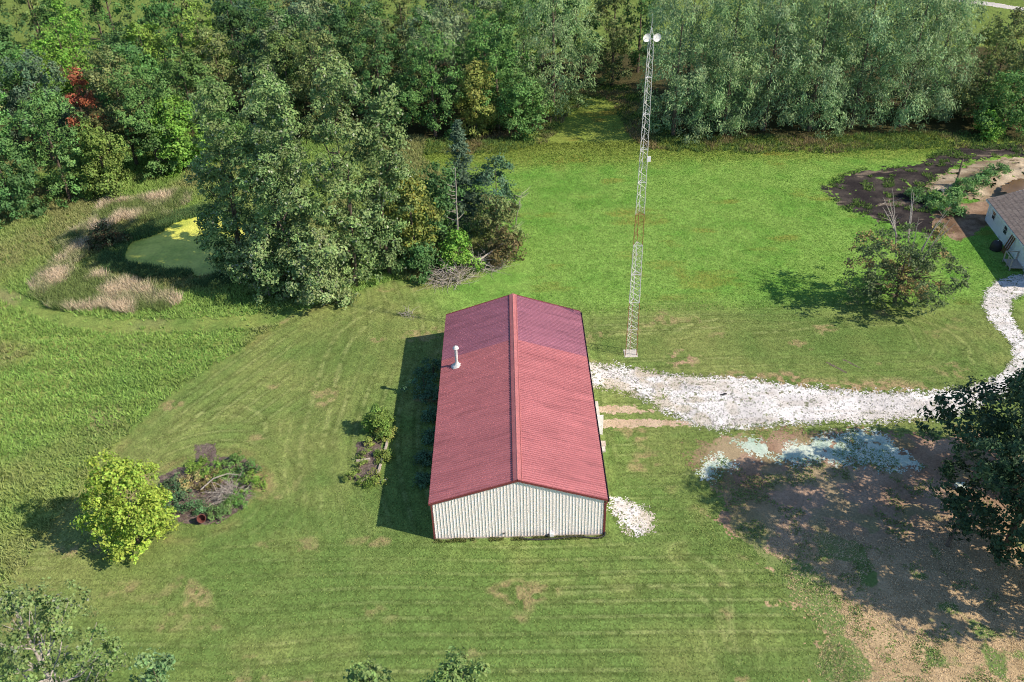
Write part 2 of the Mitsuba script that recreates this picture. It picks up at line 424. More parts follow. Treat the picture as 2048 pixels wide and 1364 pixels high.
def duckweed_fn(p, n, uv):
    x, y = p.x, p.y
    m = fbm(x * .5, y * .5, 1.3, octaves=4)
    f = noise(x * 5, y * 5, .7)
    return mix((.42, .48, .085), (.62, .62, .13), smoothstep(.3, .65, m)) * (.85 + .3 * f)


scene['mat_duckweed'] = {'type': 'principled', 'base_color': mikit.proc(duckweed_fn), 'roughness': .45, 'specular': .4}
scene['mat_water'] = {'type': 'principled', 'base_color': mikit.proc(lambda p, n, uv: mix((.10, .055, .02), (.14, .085, .03), noise(p.x * .8, p.y * .8))), 'roughness': .15, 'specular': .5}

# metal: painted roof sheets in two shades, wall sheets, trims


def painted(a, b, streak, rib=False):
    def fn(p, n, uv):
        s = fbm(p.x * .5, p.y * 2.2, 3.0, octaves=3)
        w = fbm(p.x * .9, p.y * .9, p.z, octaves=3)
        c = mix(a, b, s) * (.93 + .14 * w * streak)
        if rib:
            # rib shading painted into the colour: dark line at each foot, paler tops; sheets differ slightly in fading
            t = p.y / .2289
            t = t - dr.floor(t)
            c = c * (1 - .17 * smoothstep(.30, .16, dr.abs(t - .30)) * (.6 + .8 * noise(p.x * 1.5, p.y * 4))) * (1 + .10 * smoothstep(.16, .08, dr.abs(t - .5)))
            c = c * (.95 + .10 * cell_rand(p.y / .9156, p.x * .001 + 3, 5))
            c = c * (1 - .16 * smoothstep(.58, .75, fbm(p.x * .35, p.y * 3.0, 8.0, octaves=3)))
        return c
    return mikit.proc(fn)


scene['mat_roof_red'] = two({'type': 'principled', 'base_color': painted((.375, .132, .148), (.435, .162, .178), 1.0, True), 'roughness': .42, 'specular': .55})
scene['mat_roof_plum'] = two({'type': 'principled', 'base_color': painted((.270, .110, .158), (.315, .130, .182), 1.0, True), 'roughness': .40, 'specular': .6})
scene['mat_cap'] = two({'type': 'principled', 'base_color': painted((.34, .115, .115), (.40, .145, .145), 1.0), 'roughness': .42, 'specular': .55})
scene['mat_trim'] = two({'type': 'principled', 'base_color': painted((.17, .040, .045), (.20, .050, .055), 1.0), 'roughness': .45, 'specular': .5})
scene['mat_gutter'] = two({'type': 'principled', 'base_color': painted((.085, .048, .045), (.11, .062, .058), 1.0), 'roughness': .5, 'specular': .5})


def wall_fn(p, n, uv):
    d = fbm(p.x * .8, p.z * 2.0, 1.0, octaves=3)
    low = smoothstep(.55, .1, p.z + (d - .5) * .8)
    return mix(mix((.83, .765, .755), (.88, .81, .80), d), (.45, .40, .34), low * .35)


scene['mat_wall'] = two({'type': 'principled', 'base_color': mikit.proc(wall_fn), 'roughness': .45, 'specular': .5})


def bark_fn(p, n, uv):
    return mix((.075, .058, .045), (.17, .14, .115), fbm(p.x * 5, p.y * 5, p.z * 1.5, octaves=3))


scene['mat_bark'] = {'type': 'diffuse', 'reflectance': mikit.proc(bark_fn)}


def pale_bark_fn(p, n, uv):
    return mix((.26, .23, .21), (.46, .43, .40), fbm(p.x * 4, p.y * 4, p.z * 4, octaves=3))


scene['mat_pale_bark'] = {'type': 'diffuse', 'reflectance': mikit.proc(pale_bark_fn)}


def galv_fn(p, n, uv):
    return mix((.42, .43, .44), (.60, .61, .62), fbm(p.x * 6, p.y * 6, p.z * 3, octaves=2))


scene['mat_galvanised'] = two({'type': 'principled', 'base_color': mikit.proc(galv_fn), 'roughness': .45, 'specular': .5})


def rust_fn(p, n, uv):
    return mix((.20, .085, .045), (.30, .15, .085), fbm(p.x * 6, p.y * 6, p.z * 5, octaves=3))


scene['mat_rust'] = two({'type': 'diffuse', 'reflectance': mikit.proc(rust_fn)})


def timber_fn(p, n, uv):
    return mix((.34, .29, .25), (.52, .47, .42), fbm(p.x * 7, p.y * 3, p.z * 9, octaves=3))


scene['mat_timber'] = two({'type': 'diffuse', 'reflectance': mikit.proc(timber_fn)})
scene['mat_concrete'] = two({'type': 'diffuse', 'reflectance': mikit.proc(lambda p, n, uv: mix((.42, .40, .37), (.58, .56, .52), fbm(p.x * 3, p.y * 3, p.z * 3, octaves=3)))})
scene['mat_black'] = two({'type': 'principled', 'base_color': mikit.proc(lambda p, n, uv: mix((.015, .015, .017), (.035, .034, .036), fbm(p.x * 4, p.y * 4, p.z * 4))), 'roughness': .5, 'specular': .4})
scene['mat_siding'] = two({'type': 'principled', 'base_color': mikit.proc(lambda p, n, uv: mix((.68, .69, .70), (.76, .77, .78), fbm(p.x * 1.5, p.y * 1.5, p.z * 6))), 'roughness': .5, 'specular': .4})


def shingle_fn(p, n, uv):
    r = dr.floor(p.z * 9)
    c = cell_rand(dr.floor(p.y * 6 + r * .5), r, 3)
    return mix((.15, .125, .115), (.27, .235, .215), c * .7 + .3 * noise(p.x * 9, p.y * 9))


scene['mat_shingle'] = two({'type': 'diffuse', 'reflectance': mikit.proc(shingle_fn)})
scene['mat_glass'] = two({'type': 'principled', 'base_color': mikit.proc(lambda p, n, uv: mix((.02, .025, .03), (.04, .045, .05), noise(p.x * 2, p.y * 2, p.z * 2))), 'roughness': .1, 'specular': .6})
scene['mat_clay'] = two({'type': 'diffuse', 'reflectance': mikit.proc(lambda p, n, uv: mix((.11, .042, .036), (.17, .07, .06), fbm(p.x * 6, p.y * 6, p.z * 6)))})
scene['mat_mulch'] = two({'type': 'diffuse', 'reflectance': mikit.proc(lambda p, n, uv: mix((.085, .065, .06), (.20, .16, .15), fbm(p.x * 4, p.y * 4, p.z * 4, octaves=3)) * (.6 + .8 * noise(p.x * 9, p.y * 9)))})
scene['mat_leaf'] = {'type': 'principledthin', 'base_color': {'type': 'mesh_attribute', 'name': 'vertex_color'}, 'roughness': .5, 'diff_trans': .42, 'eta': 1.3}
scene['mat_grass'] = {'type': 'principledthin', 'base_color': {'type': 'mesh_attribute', 'name': 'vertex_color'}, 'roughness': .6, 'diff_trans': .5, 'eta': 1.3}

# ------------------------------------------------------------------ ground and its sheets
g = np.array([-1500, -600, -160, -60, -20, 20, 60, 160, 600, 1500.])
gx, gy = np.meshgrid(g, g + 40)
idx = np.arange(gx.size).reshape(gx.shape)
struct('ground', (np.stack([gx.ravel(), gy.ravel(), np.zeros(gx.size)], -1), tris(np.stack([idx[:-1, :-1], idx[:-1, 1:], idx[1:, 1:], idx[1:, :-1]], -1).reshape(-1, 4))), 'mat_ground', 'mown lawn, meadow and field round the red roofed barn')


def ragged(poly, a1=.9, f1=.5, a2=.5, f2=2.5, holes=0., seed=0):
    def score(x, y):
        d = poly_sdf_np(x, y, poly)
        s = d + (np_noise(x, y, f1, seed, 3) - .5) * 2 * a1 + (np_noise(x, y, f2, seed + 5, 2) - .5) * 2 * a2
        if holes:
            s = np.minimum(s, (np_noise(x, y, 1.1, seed + 9, 3) - holes) * -4 + .0)
        return s
    return score


def drive_score(x, y):
    d = poly_sdf_np(x, y, DRIVE)
    far_ = np.clip((x - 38) / 6, 0, 1)
    s = d + ((np_noise(x, y, .5, 1, 3) - .5) * .8 + (np_noise(x, y, 2.5, 4, 2) - .5) * 1.1 + (np_noise(x, y, 7, 5) - .5) * 1.2 + (np.random.default_rng(4).random(np.shape(x)) - .5) * .9) * (1 - .6 * far_)
    # thin gravel towards the barn: grass grows through
    thin = np.clip((17 - x) / 9, 0, 1) * np.clip((19 - y) / 3, 0, 1) + .35 * np.clip((30 - x) / 20, 0, 1)
    h = .80 - .17 * thin
    return np.minimum(s, (h - .04 - (np_noise(x, y, .8, 8, 2) * .45 + np_noise(x, y, 6, 9) * .35 + np.random.default_rng(6).random(np.shape(x)) * .2)) * 3)


struct('driveway', mask_sheet(drive_score, 6, 60, 10, 37, .085, .012, 1), 'mat_gravel', 'white gravel driveway curving from the barn to the house')
struct('gravel_patch', mask_sheet(lambda x, y: ragged(PATCH, .4, .7, .7, 4, .0, 3)(x, y) + (np.random.default_rng(5).random(np.shape(x)) - .5) * .8, 5.8, 11, -.6, 5, .07, .012, 2), 'mat_gravel', 'small white gravel patch at the barn corner')
for i, tr in enumerate(TRACKS):
    struct('wheel_track', mask_sheet(ragged(tr, .35, .6, .35, 3, .60, 11 + i), 6, 17, 11, 16, .14, .008, 3 + i), 'mat_track', ['upper bare wheel track from the driveway to the barn door', 'lower bare wheel track from the driveway to the barn door'][i])
def dirt_score(x, y):
    d = poly_sdf_np(x, y, DIRT)
    soft = 1 + 1.6 * np.clip((0 - y) / 5, 0, 1)
    u = np.random.default_rng(3).random(np.shape(x))
    return d / soft + (np_noise(x, y, .30, 21, 3) - .5) * 3.0 + (np_noise(x, y, 1.3, 22, 3) - .5) * 2.6 + (np_noise(x, y, 5, 23) - .5) * 1.0 + (u - .5) * .5 - .3


struct('dirt_clearing', mask_sheet(dirt_score, 11, 46, -20, 13, .15, .004, 6), 'mat_dirt', 'bare dirt and straw clearing under the dark tree')


def mint_score(x, y):
    u_ = np.random.default_rng(9).random(np.shape(x))
    s = np.full(np.shape(x), -9.)
    for m in MINT:
        s = np.maximum(s, poly_sdf_np(x, y, m))
    s = s + (np_noise(x, y, .9, 31, 3) - .5) * 1.8 + (np_noise(x, y, 3, 32, 2) - .5) * 1.8 + (u_ - .5) * .9
    return np.minimum(s, (.66 - np_noise(x, y, 1.4, 33, 3)) * 4)


struct('seeded_patch', mask_sheet(mint_score, 13, 33, 4.5, 12.5, .10, .010, 7), 'mat_mint', 'pale mint green sprayed seed mulch on the dirt')
struct('black_mud', mask_sheet(ragged(MUD, 1.6, .3, 1.8, 1.5, .70, 41), 37, 80, 42, 73, .25, .004, 8), 'mat_mud', 'black muddy ground beside the back field')
struct('brown_soil', mask_sheet(ragged(BROWN, .8, .5, .5, 2, .0, 45), 47, 70, 42, 55, .25, .007, 9), 'mat_brown', 'bare brown soil beside the white house')
# sand bank: a low mound
sv, sf = mask_sheet(ragged(SAND, 1.6, .35, 1.6, 1.2, .66, 51), 50, 77, 51, 68, .3, 0, 10)
sd = poly_sdf_np(sv[:, 0], sv[:, 1], SAND)
sv[:, 2] = .012 + np.clip(sd / 4, 0, 1) * .9 * (.6 + .8 * np_noise(sv[:, 0], sv[:, 1], .5, 3, 2))
struct('sand_bank', (sv, sf), 'mat_sand', 'pale sandy bank with weeds beside the muddy ground')
struct('brown_pond', mask_sheet(ragged(BPOND, .5, .5, .2, 2, .0, 55), 57, 73, 50, 61, .3, .95, 11), 'mat_water', 'muddy brown pond behind the white house')
struct('pond', mask_sheet(ragged(POND, .7, .5, .35, 2, .0, 61), -48, -26, 36, 58, .25, .010, 12), 'mat_duckweed', 'small pond covered in yellow green duckweed')
struct('far_road', mask_sheet(ragged([(75, 175), (120, 128), (122, 130), (79, 177)], .2, .3, .1, 2, .0, 71), 74, 124, 126, 178, .5, .012, 13), 'mat_concrete', 'pale road beyond the willows at the top right corner')
struct('bed_soil', mask_sheet(ragged([(-28.1, 6.8), (-27.6, 8.2), (-26.0, 9.0), (-24.1, 9.6), (-22.5, 9.7), (-21.5, 8.6), (-20.7, 6.8), (-20.5, 5.1), (-21.0, 3.5), (-22.2, 2.3), (-23.6, 2.0), (-25.5, 2.6), (-26.8, 4.2)], .35, .6, .2, 3, .0, 81), -30, -19, .5, 11, .16, .008, 14), 'mat_mulch', 'dark soil of the overgrown garden bed')


# ------------------------------------------------------------------ foliage makers
def leaf_mesh(P, N, size, g, aspect=.6, axis=None, fold=.14):
    """one folded four-cornered leaf per point."""
    n = len(P)
    N = norm(N)
    t = norm(np.cross(N, g.normal(size=(n, 3)))) if axis is None else norm(axis - N * np.sum(axis * N, 1, keepdims=True))
    b = np.cross(N, t)
    s = (np.asarray(size) * np.ones(n))[:, None]
    v = np.stack([P - t * s * .5 - N * s * fold, P + b * s * aspect * .5 + N * s * fold * .3, P + t * s * .5 - N * s * fold, P - b * s * aspect * .5 + N * s * fold * .3], 1).reshape(-1, 3)
    k = np.arange(n)[:, None] * 4
    f = np.vstack([k + [0, 1, 2], k + [0, 2, 3]])
    return v, f


def leaf_colors(n, tint, g, lobe=None, spread=.22, odd=None, odd_share=0.):
    c = 1.28 * np.asarray(tint)[None] * g.uniform(1 - spread, 1 + spread, (n, 1)) * g.uniform(.92, 1.08, (n, 3))
    if lobe is not None:
        c = c * lobe
    if odd is not None and odd_share:
        m = g.random(n) < odd_share
        c[m] = np.asarray(odd) * g.uniform(.7, 1.3, (m.sum(), 1))
    return np.repeat(np.clip(c, .004, .9), 4, 0)


def crown_lobes(g, base, h, r, z0, n, style):
    """lobe centres, radii: an uneven crown envelope over the trunk."""
    k = np.arange(n)
    t = (k + .5) / n
    ang = k * 2.39996 + g.uniform(0, 6.28) + g.normal(size=n) * .35
    if style == 'poplar':
        env = r * np.sin(np.pi * np.clip(.13 + .83 * t, 0, 1)) ** .55 * (1 - .16 * t)
        lr = r * g.uniform(.26, .44, n)
    elif style == 'willow':
        env = r * np.sin(np.pi * np.clip(.16 + .80 * t, 0, 1)) ** .5
        lr = r * g.uniform(.28, .46, n)
    elif style == 'shrub':
        env = r * np.sqrt(np.clip(1 - t ** 2, 0, 1))
        lr = r * g.uniform(.25, .40, n)
    else:
        env = r * np.sin(np.pi * np.clip(.14 + .83 * t, 0, 1)) ** .55
        lr = r * g.uniform(.27, .43, n)
    rad = np.clip(env - lr * .7, 0, None) * g.uniform(.62, 1.16, n)
    inner = g.random(n) < .16
    rad[inner] *= .4
    z = z0 + t * (h - z0 - lr * .8) + g.normal(size=n) * .03 * h
    c = np.stack([base[0] + rad * np.cos(ang), base[1] + rad * np.sin(ang), np.maximum(z, lr * .7)], 1)
    return c, lr


def lobe_leaves(g, c, lr, count, size, style, up=.25, per=42):
    """leaves gathered in small sprays on the lobes' outer shells, gaps between the sprays. Returns points, facing directions, lobe and spray numbers."""
    ns = max(8, int(count / per * 2.2))
    w = lr ** 2
    m = g.choice(len(c), size=ns, p=w / w.sum())
    d = norm(g.normal(size=(ns, 3)) + [0, 0, up])
    rr = 1 - .30 * g.random(ns) ** 1.6
    sc = V(1, 1, .85) if style != 'willow' else V(1, 1, 1.15)
    S = c[m] + d * rr[:, None] * lr[m][:, None] * sc
    depth = (np.linalg.norm((S[:, None] - c[None]) / sc, axis=2) / lr[None] + np.where(m[:, None] == np.arange(len(c))[None], 9, 0)).min(1)
    keep = np.nonzero((depth > .86) | (g.random(ns) < .16))[0]
    keep = keep[:max(6, count // per)]
    S, d, m = S[keep], d[keep], m[keep]
    k = np.repeat(np.arange(len(S)), per)
    sr = size * 1.75 * g.uniform(.65, 1.35, len(S))
    off = g.normal(size=(len(k), 3)) * .5 * (V(1, 1, .75) if style != 'willow' else V(.9, .9, 1.1))
    P = S[k] + off * sr[k][:, None]
    D = norm(d[k] * 1.0 + off * .75 + [0, 0, .12])
    ok = P[:, 2] > .06
    return P[ok], D[ok], m[k][ok], k[ok]


def broad_crown(g, base, h, r, z0, count, size, tint, style='broad', lobes=26, odd=None, odd_share=0., spread=.24, aspect=.62, per=42, lobe_scale=1.):
    c, lr = crown_lobes(g, base, h, r, z0, lobes, style)
    lr = lr * lobe_scale
    lobe_tint = g.uniform(.86, 1.14, (lobes, 1)) * g.uniform(.95, 1.05, (lobes, 3))
    P, d, m, sp = lobe_leaves(g, c, lr, count, size, style, per=per)
    n = len(P)
    spray = g.uniform(.80, 1.20, (sp.max() + 1, 1))[sp]
    if style == 'willow':
        N = norm(d * 1.1 + g.normal(size=(n, 3)) * .45 + [0, 0, .15])
        axis = norm(d * V(1, 1, .2) * .9 + V(0, 0, -.75) + g.normal(size=(n, 3)) * .4)
        v, f = leaf_mesh(P, N, size * g.uniform(.6, 1.3, n), g, .30, axis, .05)
    else:
        N = norm(d * 1.1 + g.normal(size=(n, 3)) * .42 + [0, 0, .2])
        v, f = leaf_mesh(P, N, size * g.uniform(.65, 1.3, n), g, aspect)
    return (v, f), leaf_colors(n, tint, g, lobe_tint[m] * spray, spread, odd, odd_share), c, lr


def trunk_mesh(g, base, h, r0, lobes, n_limb=7, lean=(0, 0), stems=1, top=.86):
    parts = []
    for s in range(stems):
        off = V(0, 0) if stems == 1 else g.normal(size=2) * r0 * 2.2
        spread_ = V(0, 0) if stems == 1 else off * 3
        zs = np.linspace(-.05, h * top, 7)
        pts = np.stack([base[0] + off[0] + (lean[0] + spread_[0]) * zs / h + .12 * r0 * g.normal(size=7), base[1] + off[1] + (lean[1] + spread_[1]) * zs / h + .12 * r0 * g.normal(size=7), zs], 1)
        parts.append(tube(pts, r0 * np.linspace(1.15, .16, 7) * (1 if stems == 1 else .75), 7))
    pick = g.choice(len(lobes), min(n_limb, len(lobes)), replace=False)
    for i in pick:
        c = lobes[i]
        z = max(.15 * h, c[2] - .25 * np.hypot(c[0] - base[0], c[1] - base[1]) - .1 * h)
        a = V(base[0] + lean[0] * z / h, base[1] + lean[1] * z / h, z)
        mid_ = (a + c) / 2 + V(0, 0, -.05 * h * g.random())
        rr = r0 * (1 - .75 * z / h) * .5
        parts.append(tube([a, mid_, c], [rr, rr * .65, rr * .25], 5))
    return join(parts)


LEAFY = dict(dark=(.085, .172, .064), mid=(.115, .222, .072), bright=(.165, .310, .062), yellow=(.25, .33, .075), grey=(.175, .240, .130), olive=(.165, .210, .085), pale=(.225, .320, .150), blue=(.095, .175, .105))


def tree(name, label, x, y, h, r, tint, style='broad', z0=None, count=5200, size=.42, group=None, lobes=26, stems=1, lean=(0, 0), odd=None, odd_share=0., seed=None, cat='tree', limbs=6, aspect=.62, bark='mat_bark', per=42, lobe_scale=1., trunk_top=.86):
    g = np.random.default_rng(int(1000 + abs(x) * 131 + abs(y) * 377 + h * 11) if seed is None else seed)
    z0 = .12 * h if z0 is None else z0
    k = thing(name, label, cat, group)
    tint = LEAFY.get(tint, tint) if isinstance(tint, str) else tint
    top = (x + lean[0], y + lean[1])
    m, col, c, lr = broad_crown(g, (x, y), h, r, z0, count, size, tint, style, lobes, odd, odd_share, aspect=aspect, per=per, lobe_scale=lobe_scale)
    if lean != (0, 0):
        m[0][:, :2] += np.outer(m[0][:, 2] / h, lean)
        c = c + np.concatenate([np.outer(c[:, 2] / h, lean), np.zeros((len(c), 1))], 1)
    part(k, 'crown', m, 'mat_leaf', color=col)
    part(k, 'trunk', trunk_mesh(g, (x, y), h, max(.07, h * .014), c, limbs, lean, stems, trunk_top), bark)
    return k


# ------------------------------------------------------------------ woods
ORD = ['first', 'second', 'third', 'fourth', 'fifth', 'sixth', 'seventh', 'eighth', 'ninth', 'tenth', 'eleventh', 'twelfth', 'thirteenth', 'fourteenth']
G_LEFT, G_MID, G_WIL = 'trees of the left wood', 'trees of the wood behind the poplars', 'silver green willows along the back field'

front_left = [  # x, y, h, r, tint, label
    (-72.0, 55.0, 13, 5.0, 'dark', 'dark broadleaf tree at the left picture edge, left end of the wood edge'),
    (-61.5, 55.5, 11, 4.6, 'dark', 'low dark leafy tree, second along the left wood edge'),
    (-57.0, 60.5, 15, 5.4, 'mid', 'broad mid green tree at the wood edge left of the pond'),
    (-52.0, 61.5, 10.5, 3.4, (.150, .225, .062), 'small yellowish green tree at the wood edge below the dead red tree'),
    (-47.5, 68.0, 16, 5.2, 'mid', 'tall full green tree right of the dead red tree'),
    (-44.5, 69.0, 10.5, 4.0, 'bright', 'low bright green tree at the wood edge above the pond'),
    (-40.0, 73.5, 11.5, 3.8, 'mid', 'leafy green tree at the right end of the left wood edge beside the poplars')]
for x, y, h, r, t, l in front_left:
    tree('broadleaf_tree', l, x, y, h, r, t, 'broad', .04 * h, 8200, .35, G_LEFT, 30)
# dead tree with rusty red leaves
tree('dead_leaf_tree', 'dying tree with rusty red leaves standing in the left wood', -56.5, 71.0, 14.5, 2.7, (.34, .125, .075), 'broad', 4.5, 2600, .36, None, 14)

spots = [(-66, 96, 8, 'bright'), (-54.5, 94, 8, (.170, .275, .060)), (-62, 84, 5, 'mid'), (-42, 92, 5, 'olive'), (-38.4, 80, 5, 'grey'), (-30, 92, 5, 'dark'), (-84, 100, 10, 'dark')]


def spot_tint(x, y, g):
    for sx, sy, sr, t in spots:
        if math.hypot(x - sx, y - sy) < sr:
            return LEAFY.get(t, t) if isinstance(t, str) else t
    b = [LEAFY[k] for k in ('dark', 'mid', 'mid', 'dark', 'olive', 'blue')][g.integers(6)]
    return tuple(np.array(b) * g.uniform(.72, 1.22) * g.uniform(.92, 1.08, 3))


gt = np.random.default_rng(5)
edge = np.array([(-84, 52), (-72, 54), (-60, 56.5), (-52, 63), (-45, 68), (-38, 74)], float)
for row, (off, n) in enumerate([(9.5, 6), (18, 7), (27, 7), (36.5, 8), (46.5, 8), (57, 8), (68, 9), (80, 9)]):
    xs = np.linspace(-84 + off * -.7, -31 - off * .12, n) + gt.uniform(-1.6, 1.6, n)
    for i, x in enumerate(xs):
        y = np.interp(x, edge[:, 0], edge[:, 1]) + off + gt.uniform(-1.8, 1.8)
        if math.hypot(x + 56.5, y - 71) < 4.0 or math.hypot(x + 60, y - 66) < 2.5:
            x, y = x + 4.2, y + 4.2
        h = gt.uniform(13.5, 17.5)
        r = gt.uniform(4.3, 5.7)
        tree('broadleaf_tree', f'green tree in the {ORD[row + 1]} row of the left wood, {ORD[i]} from the left', x, y, h, r, spot_tint(x, y, gt), 'broad', .25 * h, (6400, 6000, 5200, 4200, 3000, 2400, 2000, 1800)[row], .38 + .02 * row, G_LEFT, 24)

mid_front = [
    (-27.0, 80.0, 16, 5.0, 'olive', 'olive green tree behind the left poplar, left end of the middle wood'),
    (-18.5, 81.0, 16, 5.2, 'dark', 'dark tree directly behind the right hand poplar'),
    (-10.8, 80.0, 15.5, 5.0, 'mid', 'mid green tree with shaded hollow at the middle wood edge behind the spruce'),
    (-4.6, 80.0, 11.0, 3.6, (.20, .235, .068), 'yellow tinged small tree at the middle wood edge'),
    (-1.5, 82.5, 16.5, 5.0, 'mid', 'tall green tree right of the yellow tinged small tree'),
    (1.6, 79.0, 9.5, 4.2, 'mid', 'low bushy tree at the corner of the middle wood beside the clearing')]
for x, y, h, r, t, l in mid_front:
    tree('broadleaf_tree', l, x, y, h, r, t, 'broad', .08 * h, 8000, .35, G_MID, 28)
for row, (y0, n, x0, x1) in enumerate([(89, 5, -33, -3), (98, 5, -30, 4), (108, 6, -34, 6), (119, 6, -36, 8)]):
    for i, x in enumerate(np.linspace(x0, x1, n) + gt.uniform(-1.5, 1.5, n)):
        h = gt.uniform(15, 18)
        tree('broadleaf_tree', f'tree in the {ORD[row + 1]} row of the middle wood, {ORD[i]} from the left', x, y0 + gt.uniform(-1.8, 1.8), h, gt.uniform(4.8, 6.0), spot_tint(x, y0, gt) if i % 3 else LEAFY['grey'], 'broad', .22 * h, (6000, 4500, 3000, 2200)[row], .40 + .03 * row, G_MID, 24)

# willows
tree('willow_tree', 'big pale willow left of the mown gap between the woods', 7.2, 91.5, 21, 7.6, 'pale', 'willow', .6, 13500, .48, G_WIL, 40)
tree('broadleaf_tree', 'narrow green tree standing inside the gap between the willows', 17.6, 101.5, 18, 4.0, 'olive', 'poplar', 1.0, 5600, .42, None, 26)
tree('broadleaf_tree', 'dark tree at the back of the gap, left of the narrow green tree', 12.0, 110, 17, 5.2, 'dark', 'broad', 2.0, 4600, .46, None, 24)
tree('broadleaf_tree', 'dark tree at the back of the gap behind the mast top', 22.8, 108, 17, 5.2, 'dark', 'broad', 2.0, 4600, .46, None, 24)
wil = [(23.9, 77.6, 19.5, 5.8, (0.206, 0.301, 0.153)), (31.3, 77.8, 20.0, 5.4, (0.192, 0.287, 0.140)), (37.4, 79.0, 21.5, 5.6, (0.213, 0.301, 0.159)), (43.8, 78.0, 20.5, 5.5, (0.196, 0.287, 0.146)), (50.4, 79.3, 21.5, 5.8, (0.206, 0.301, 0.153)), (57.4, 79.0, 20.5, 5.8, (0.216, 0.308, 0.156)), (62.8, 82.0, 19.0, 5.2, (0.220, 0.315, 0.156))]
for i, (x, y, h, r, t) in enumerate(wil):
    tree('willow_tree', f'silver green willow in the row along the back field, {ORD[i]} from the left', x, y, h, r, t, 'willow', .5, 12500, .48, G_WIL, 34)
for i, x in enumerate(np.linspace(28, 64, 6)):
    tree('willow_tree', f'silver green willow in the second row behind the back field, {ORD[i]} from the left', x, 90.5 + gt.uniform(-1.5, 1.5), gt.uniform(20, 22), 6.2, (0.202, 0.294, 0.150), 'willow', 3, 6000, .66, G_WIL, 36)
fr = [(69.5, 81, 14, 4.6, 'olive', 'olive yellow topped tree right of the willow row'), (70.5, 75.5, 9, 4.4, 'mid', 'low dark leafy tree below the olive tree at the right picture edge'), (77, 80, 13, 5, 'olive', 'olive green tree at the right picture edge beside the far road'), (76, 90, 14, 5, (.165, .205, .085), 'yellowish tree behind the olive trees at the right edge'), (85, 92, 14, 5.2, 'olive', 'tree at the right picture edge below the far road'), (68.0, 74.0, 3.6, 2.2, 'bright', 'low bright bush at the right end of the willow row')]
for x, y, h, r, t, l in fr:
    tree('broadleaf_tree' if h > 5 else 'bush', l, x, y, h, r, t, 'broad', .06 * h, 4600 if h > 5 else 1200, .42, None, 26, cat='tree' if h > 5 else 'bush')

# ------------------------------------------------------------------ poplars in the middle, and the thicket
GP = 'tall cottonwoods beside the pond'
pop = [(-23.0, 35.0, 23.6, 4.1, 'tall cottonwood nearest the lawn, its pale crown the highest of the group', 0), (-17.2, 37.2, 24.5, 4.5, 'tallest broad cottonwood at the right side of the group', 1), (-30.0, 40.8, 21.0, 4.3, 'cottonwood overhanging the pond at the left of the group', 2), (-13.2, 39.6, 21.0, 3.3, 'slimmer cottonwood at the right end of the group beside the thicket', 3), (-25.4, 43.0, 23.0, 3.8, 'cottonwood at the back of the group', 4)]
for x, y, h, r, l, s in pop:
    tree('cottonwood_tree', l, x, y, h, r, (.165, .245, .100), 'poplar', .6, 15000, .33, GP, 64, stems=2, seed=200 + s, odd=(.36, .40, .30), odd_share=.04, limbs=10, lean=(.9, 0), lobe_scale=.92, trunk_top=.55)
tree('cottonwood_tree', 'low leafy cottonwood sapling at the foot of the tall cottonwoods', -19.6, 33.0, 8.5, 3.6, (0.213, 0.287, 0.127), 'broad', .2, 6500, .34, GP, 30, seed=230, odd=(.30, .32, .27), odd_share=.05, bark='mat_pale_bark')
tree('cottonwood_tree', 'second low cottonwood sapling left of the other one, at the pond end', -25.6, 35.0, 8.0, 3.2, (0.196, 0.273, 0.124), 'broad', .2, 5500, .34, GP, 26, seed=231, odd=(.30, .32, .27), odd_share=.05, bark='mat_pale_bark')
tree('broadleaf_tree', 'yellowish green maple in the thicket beside the cottonwoods', -10.6, 40.5, 11.5, 3.0, (.185, .235, .068), 'broad', 1, 5600, .36, None, 26, odd=(.26, .25, .05), odd_share=.12)
tree('broadleaf_tree', 'dark rounded tree at the right top of the thicket', -1.6, 48.5, 9.5, 2.6, 'blue', 'broad', 1, 3600, .34, None, 20)
tree('broadleaf_tree', 'olive tree with thin twigs on the right side of the thicket', -1.6, 43.6, 7.5, 3.2, 'olive', 'broad', .6, 4600, .30, None, 24, odd=(.20, .17, .09), odd_share=.12)
tree('broadleaf_tree', 'mid green tree behind the dead trunk in the thicket', -8.0, 45.5, 10, 3.0, 'dark', 'broad', .6, 4200, .36, None, 22)
tree('bush', 'bright green low bush in the thicket behind the brush pile', -5.8, 40.2, 4.2, 2.4, 'bright', 'shrub', .3, 2800, .34, None, 18, cat='bush')
tree('bush', 'dark bush left of the brush pile at the thicket foot', -9.6, 38.6, 4.0, 2.2, 'dark', 'shrub', .2, 2400, .32, None, 18, cat='bush')
tree('bush', 'brownish bush at the right foot of the thicket beside the field', -.6, 41.2, 4.2, 2.2, (.165, .150, .072), 'shrub', .2, 2400, .30, None, 18, cat='bush')


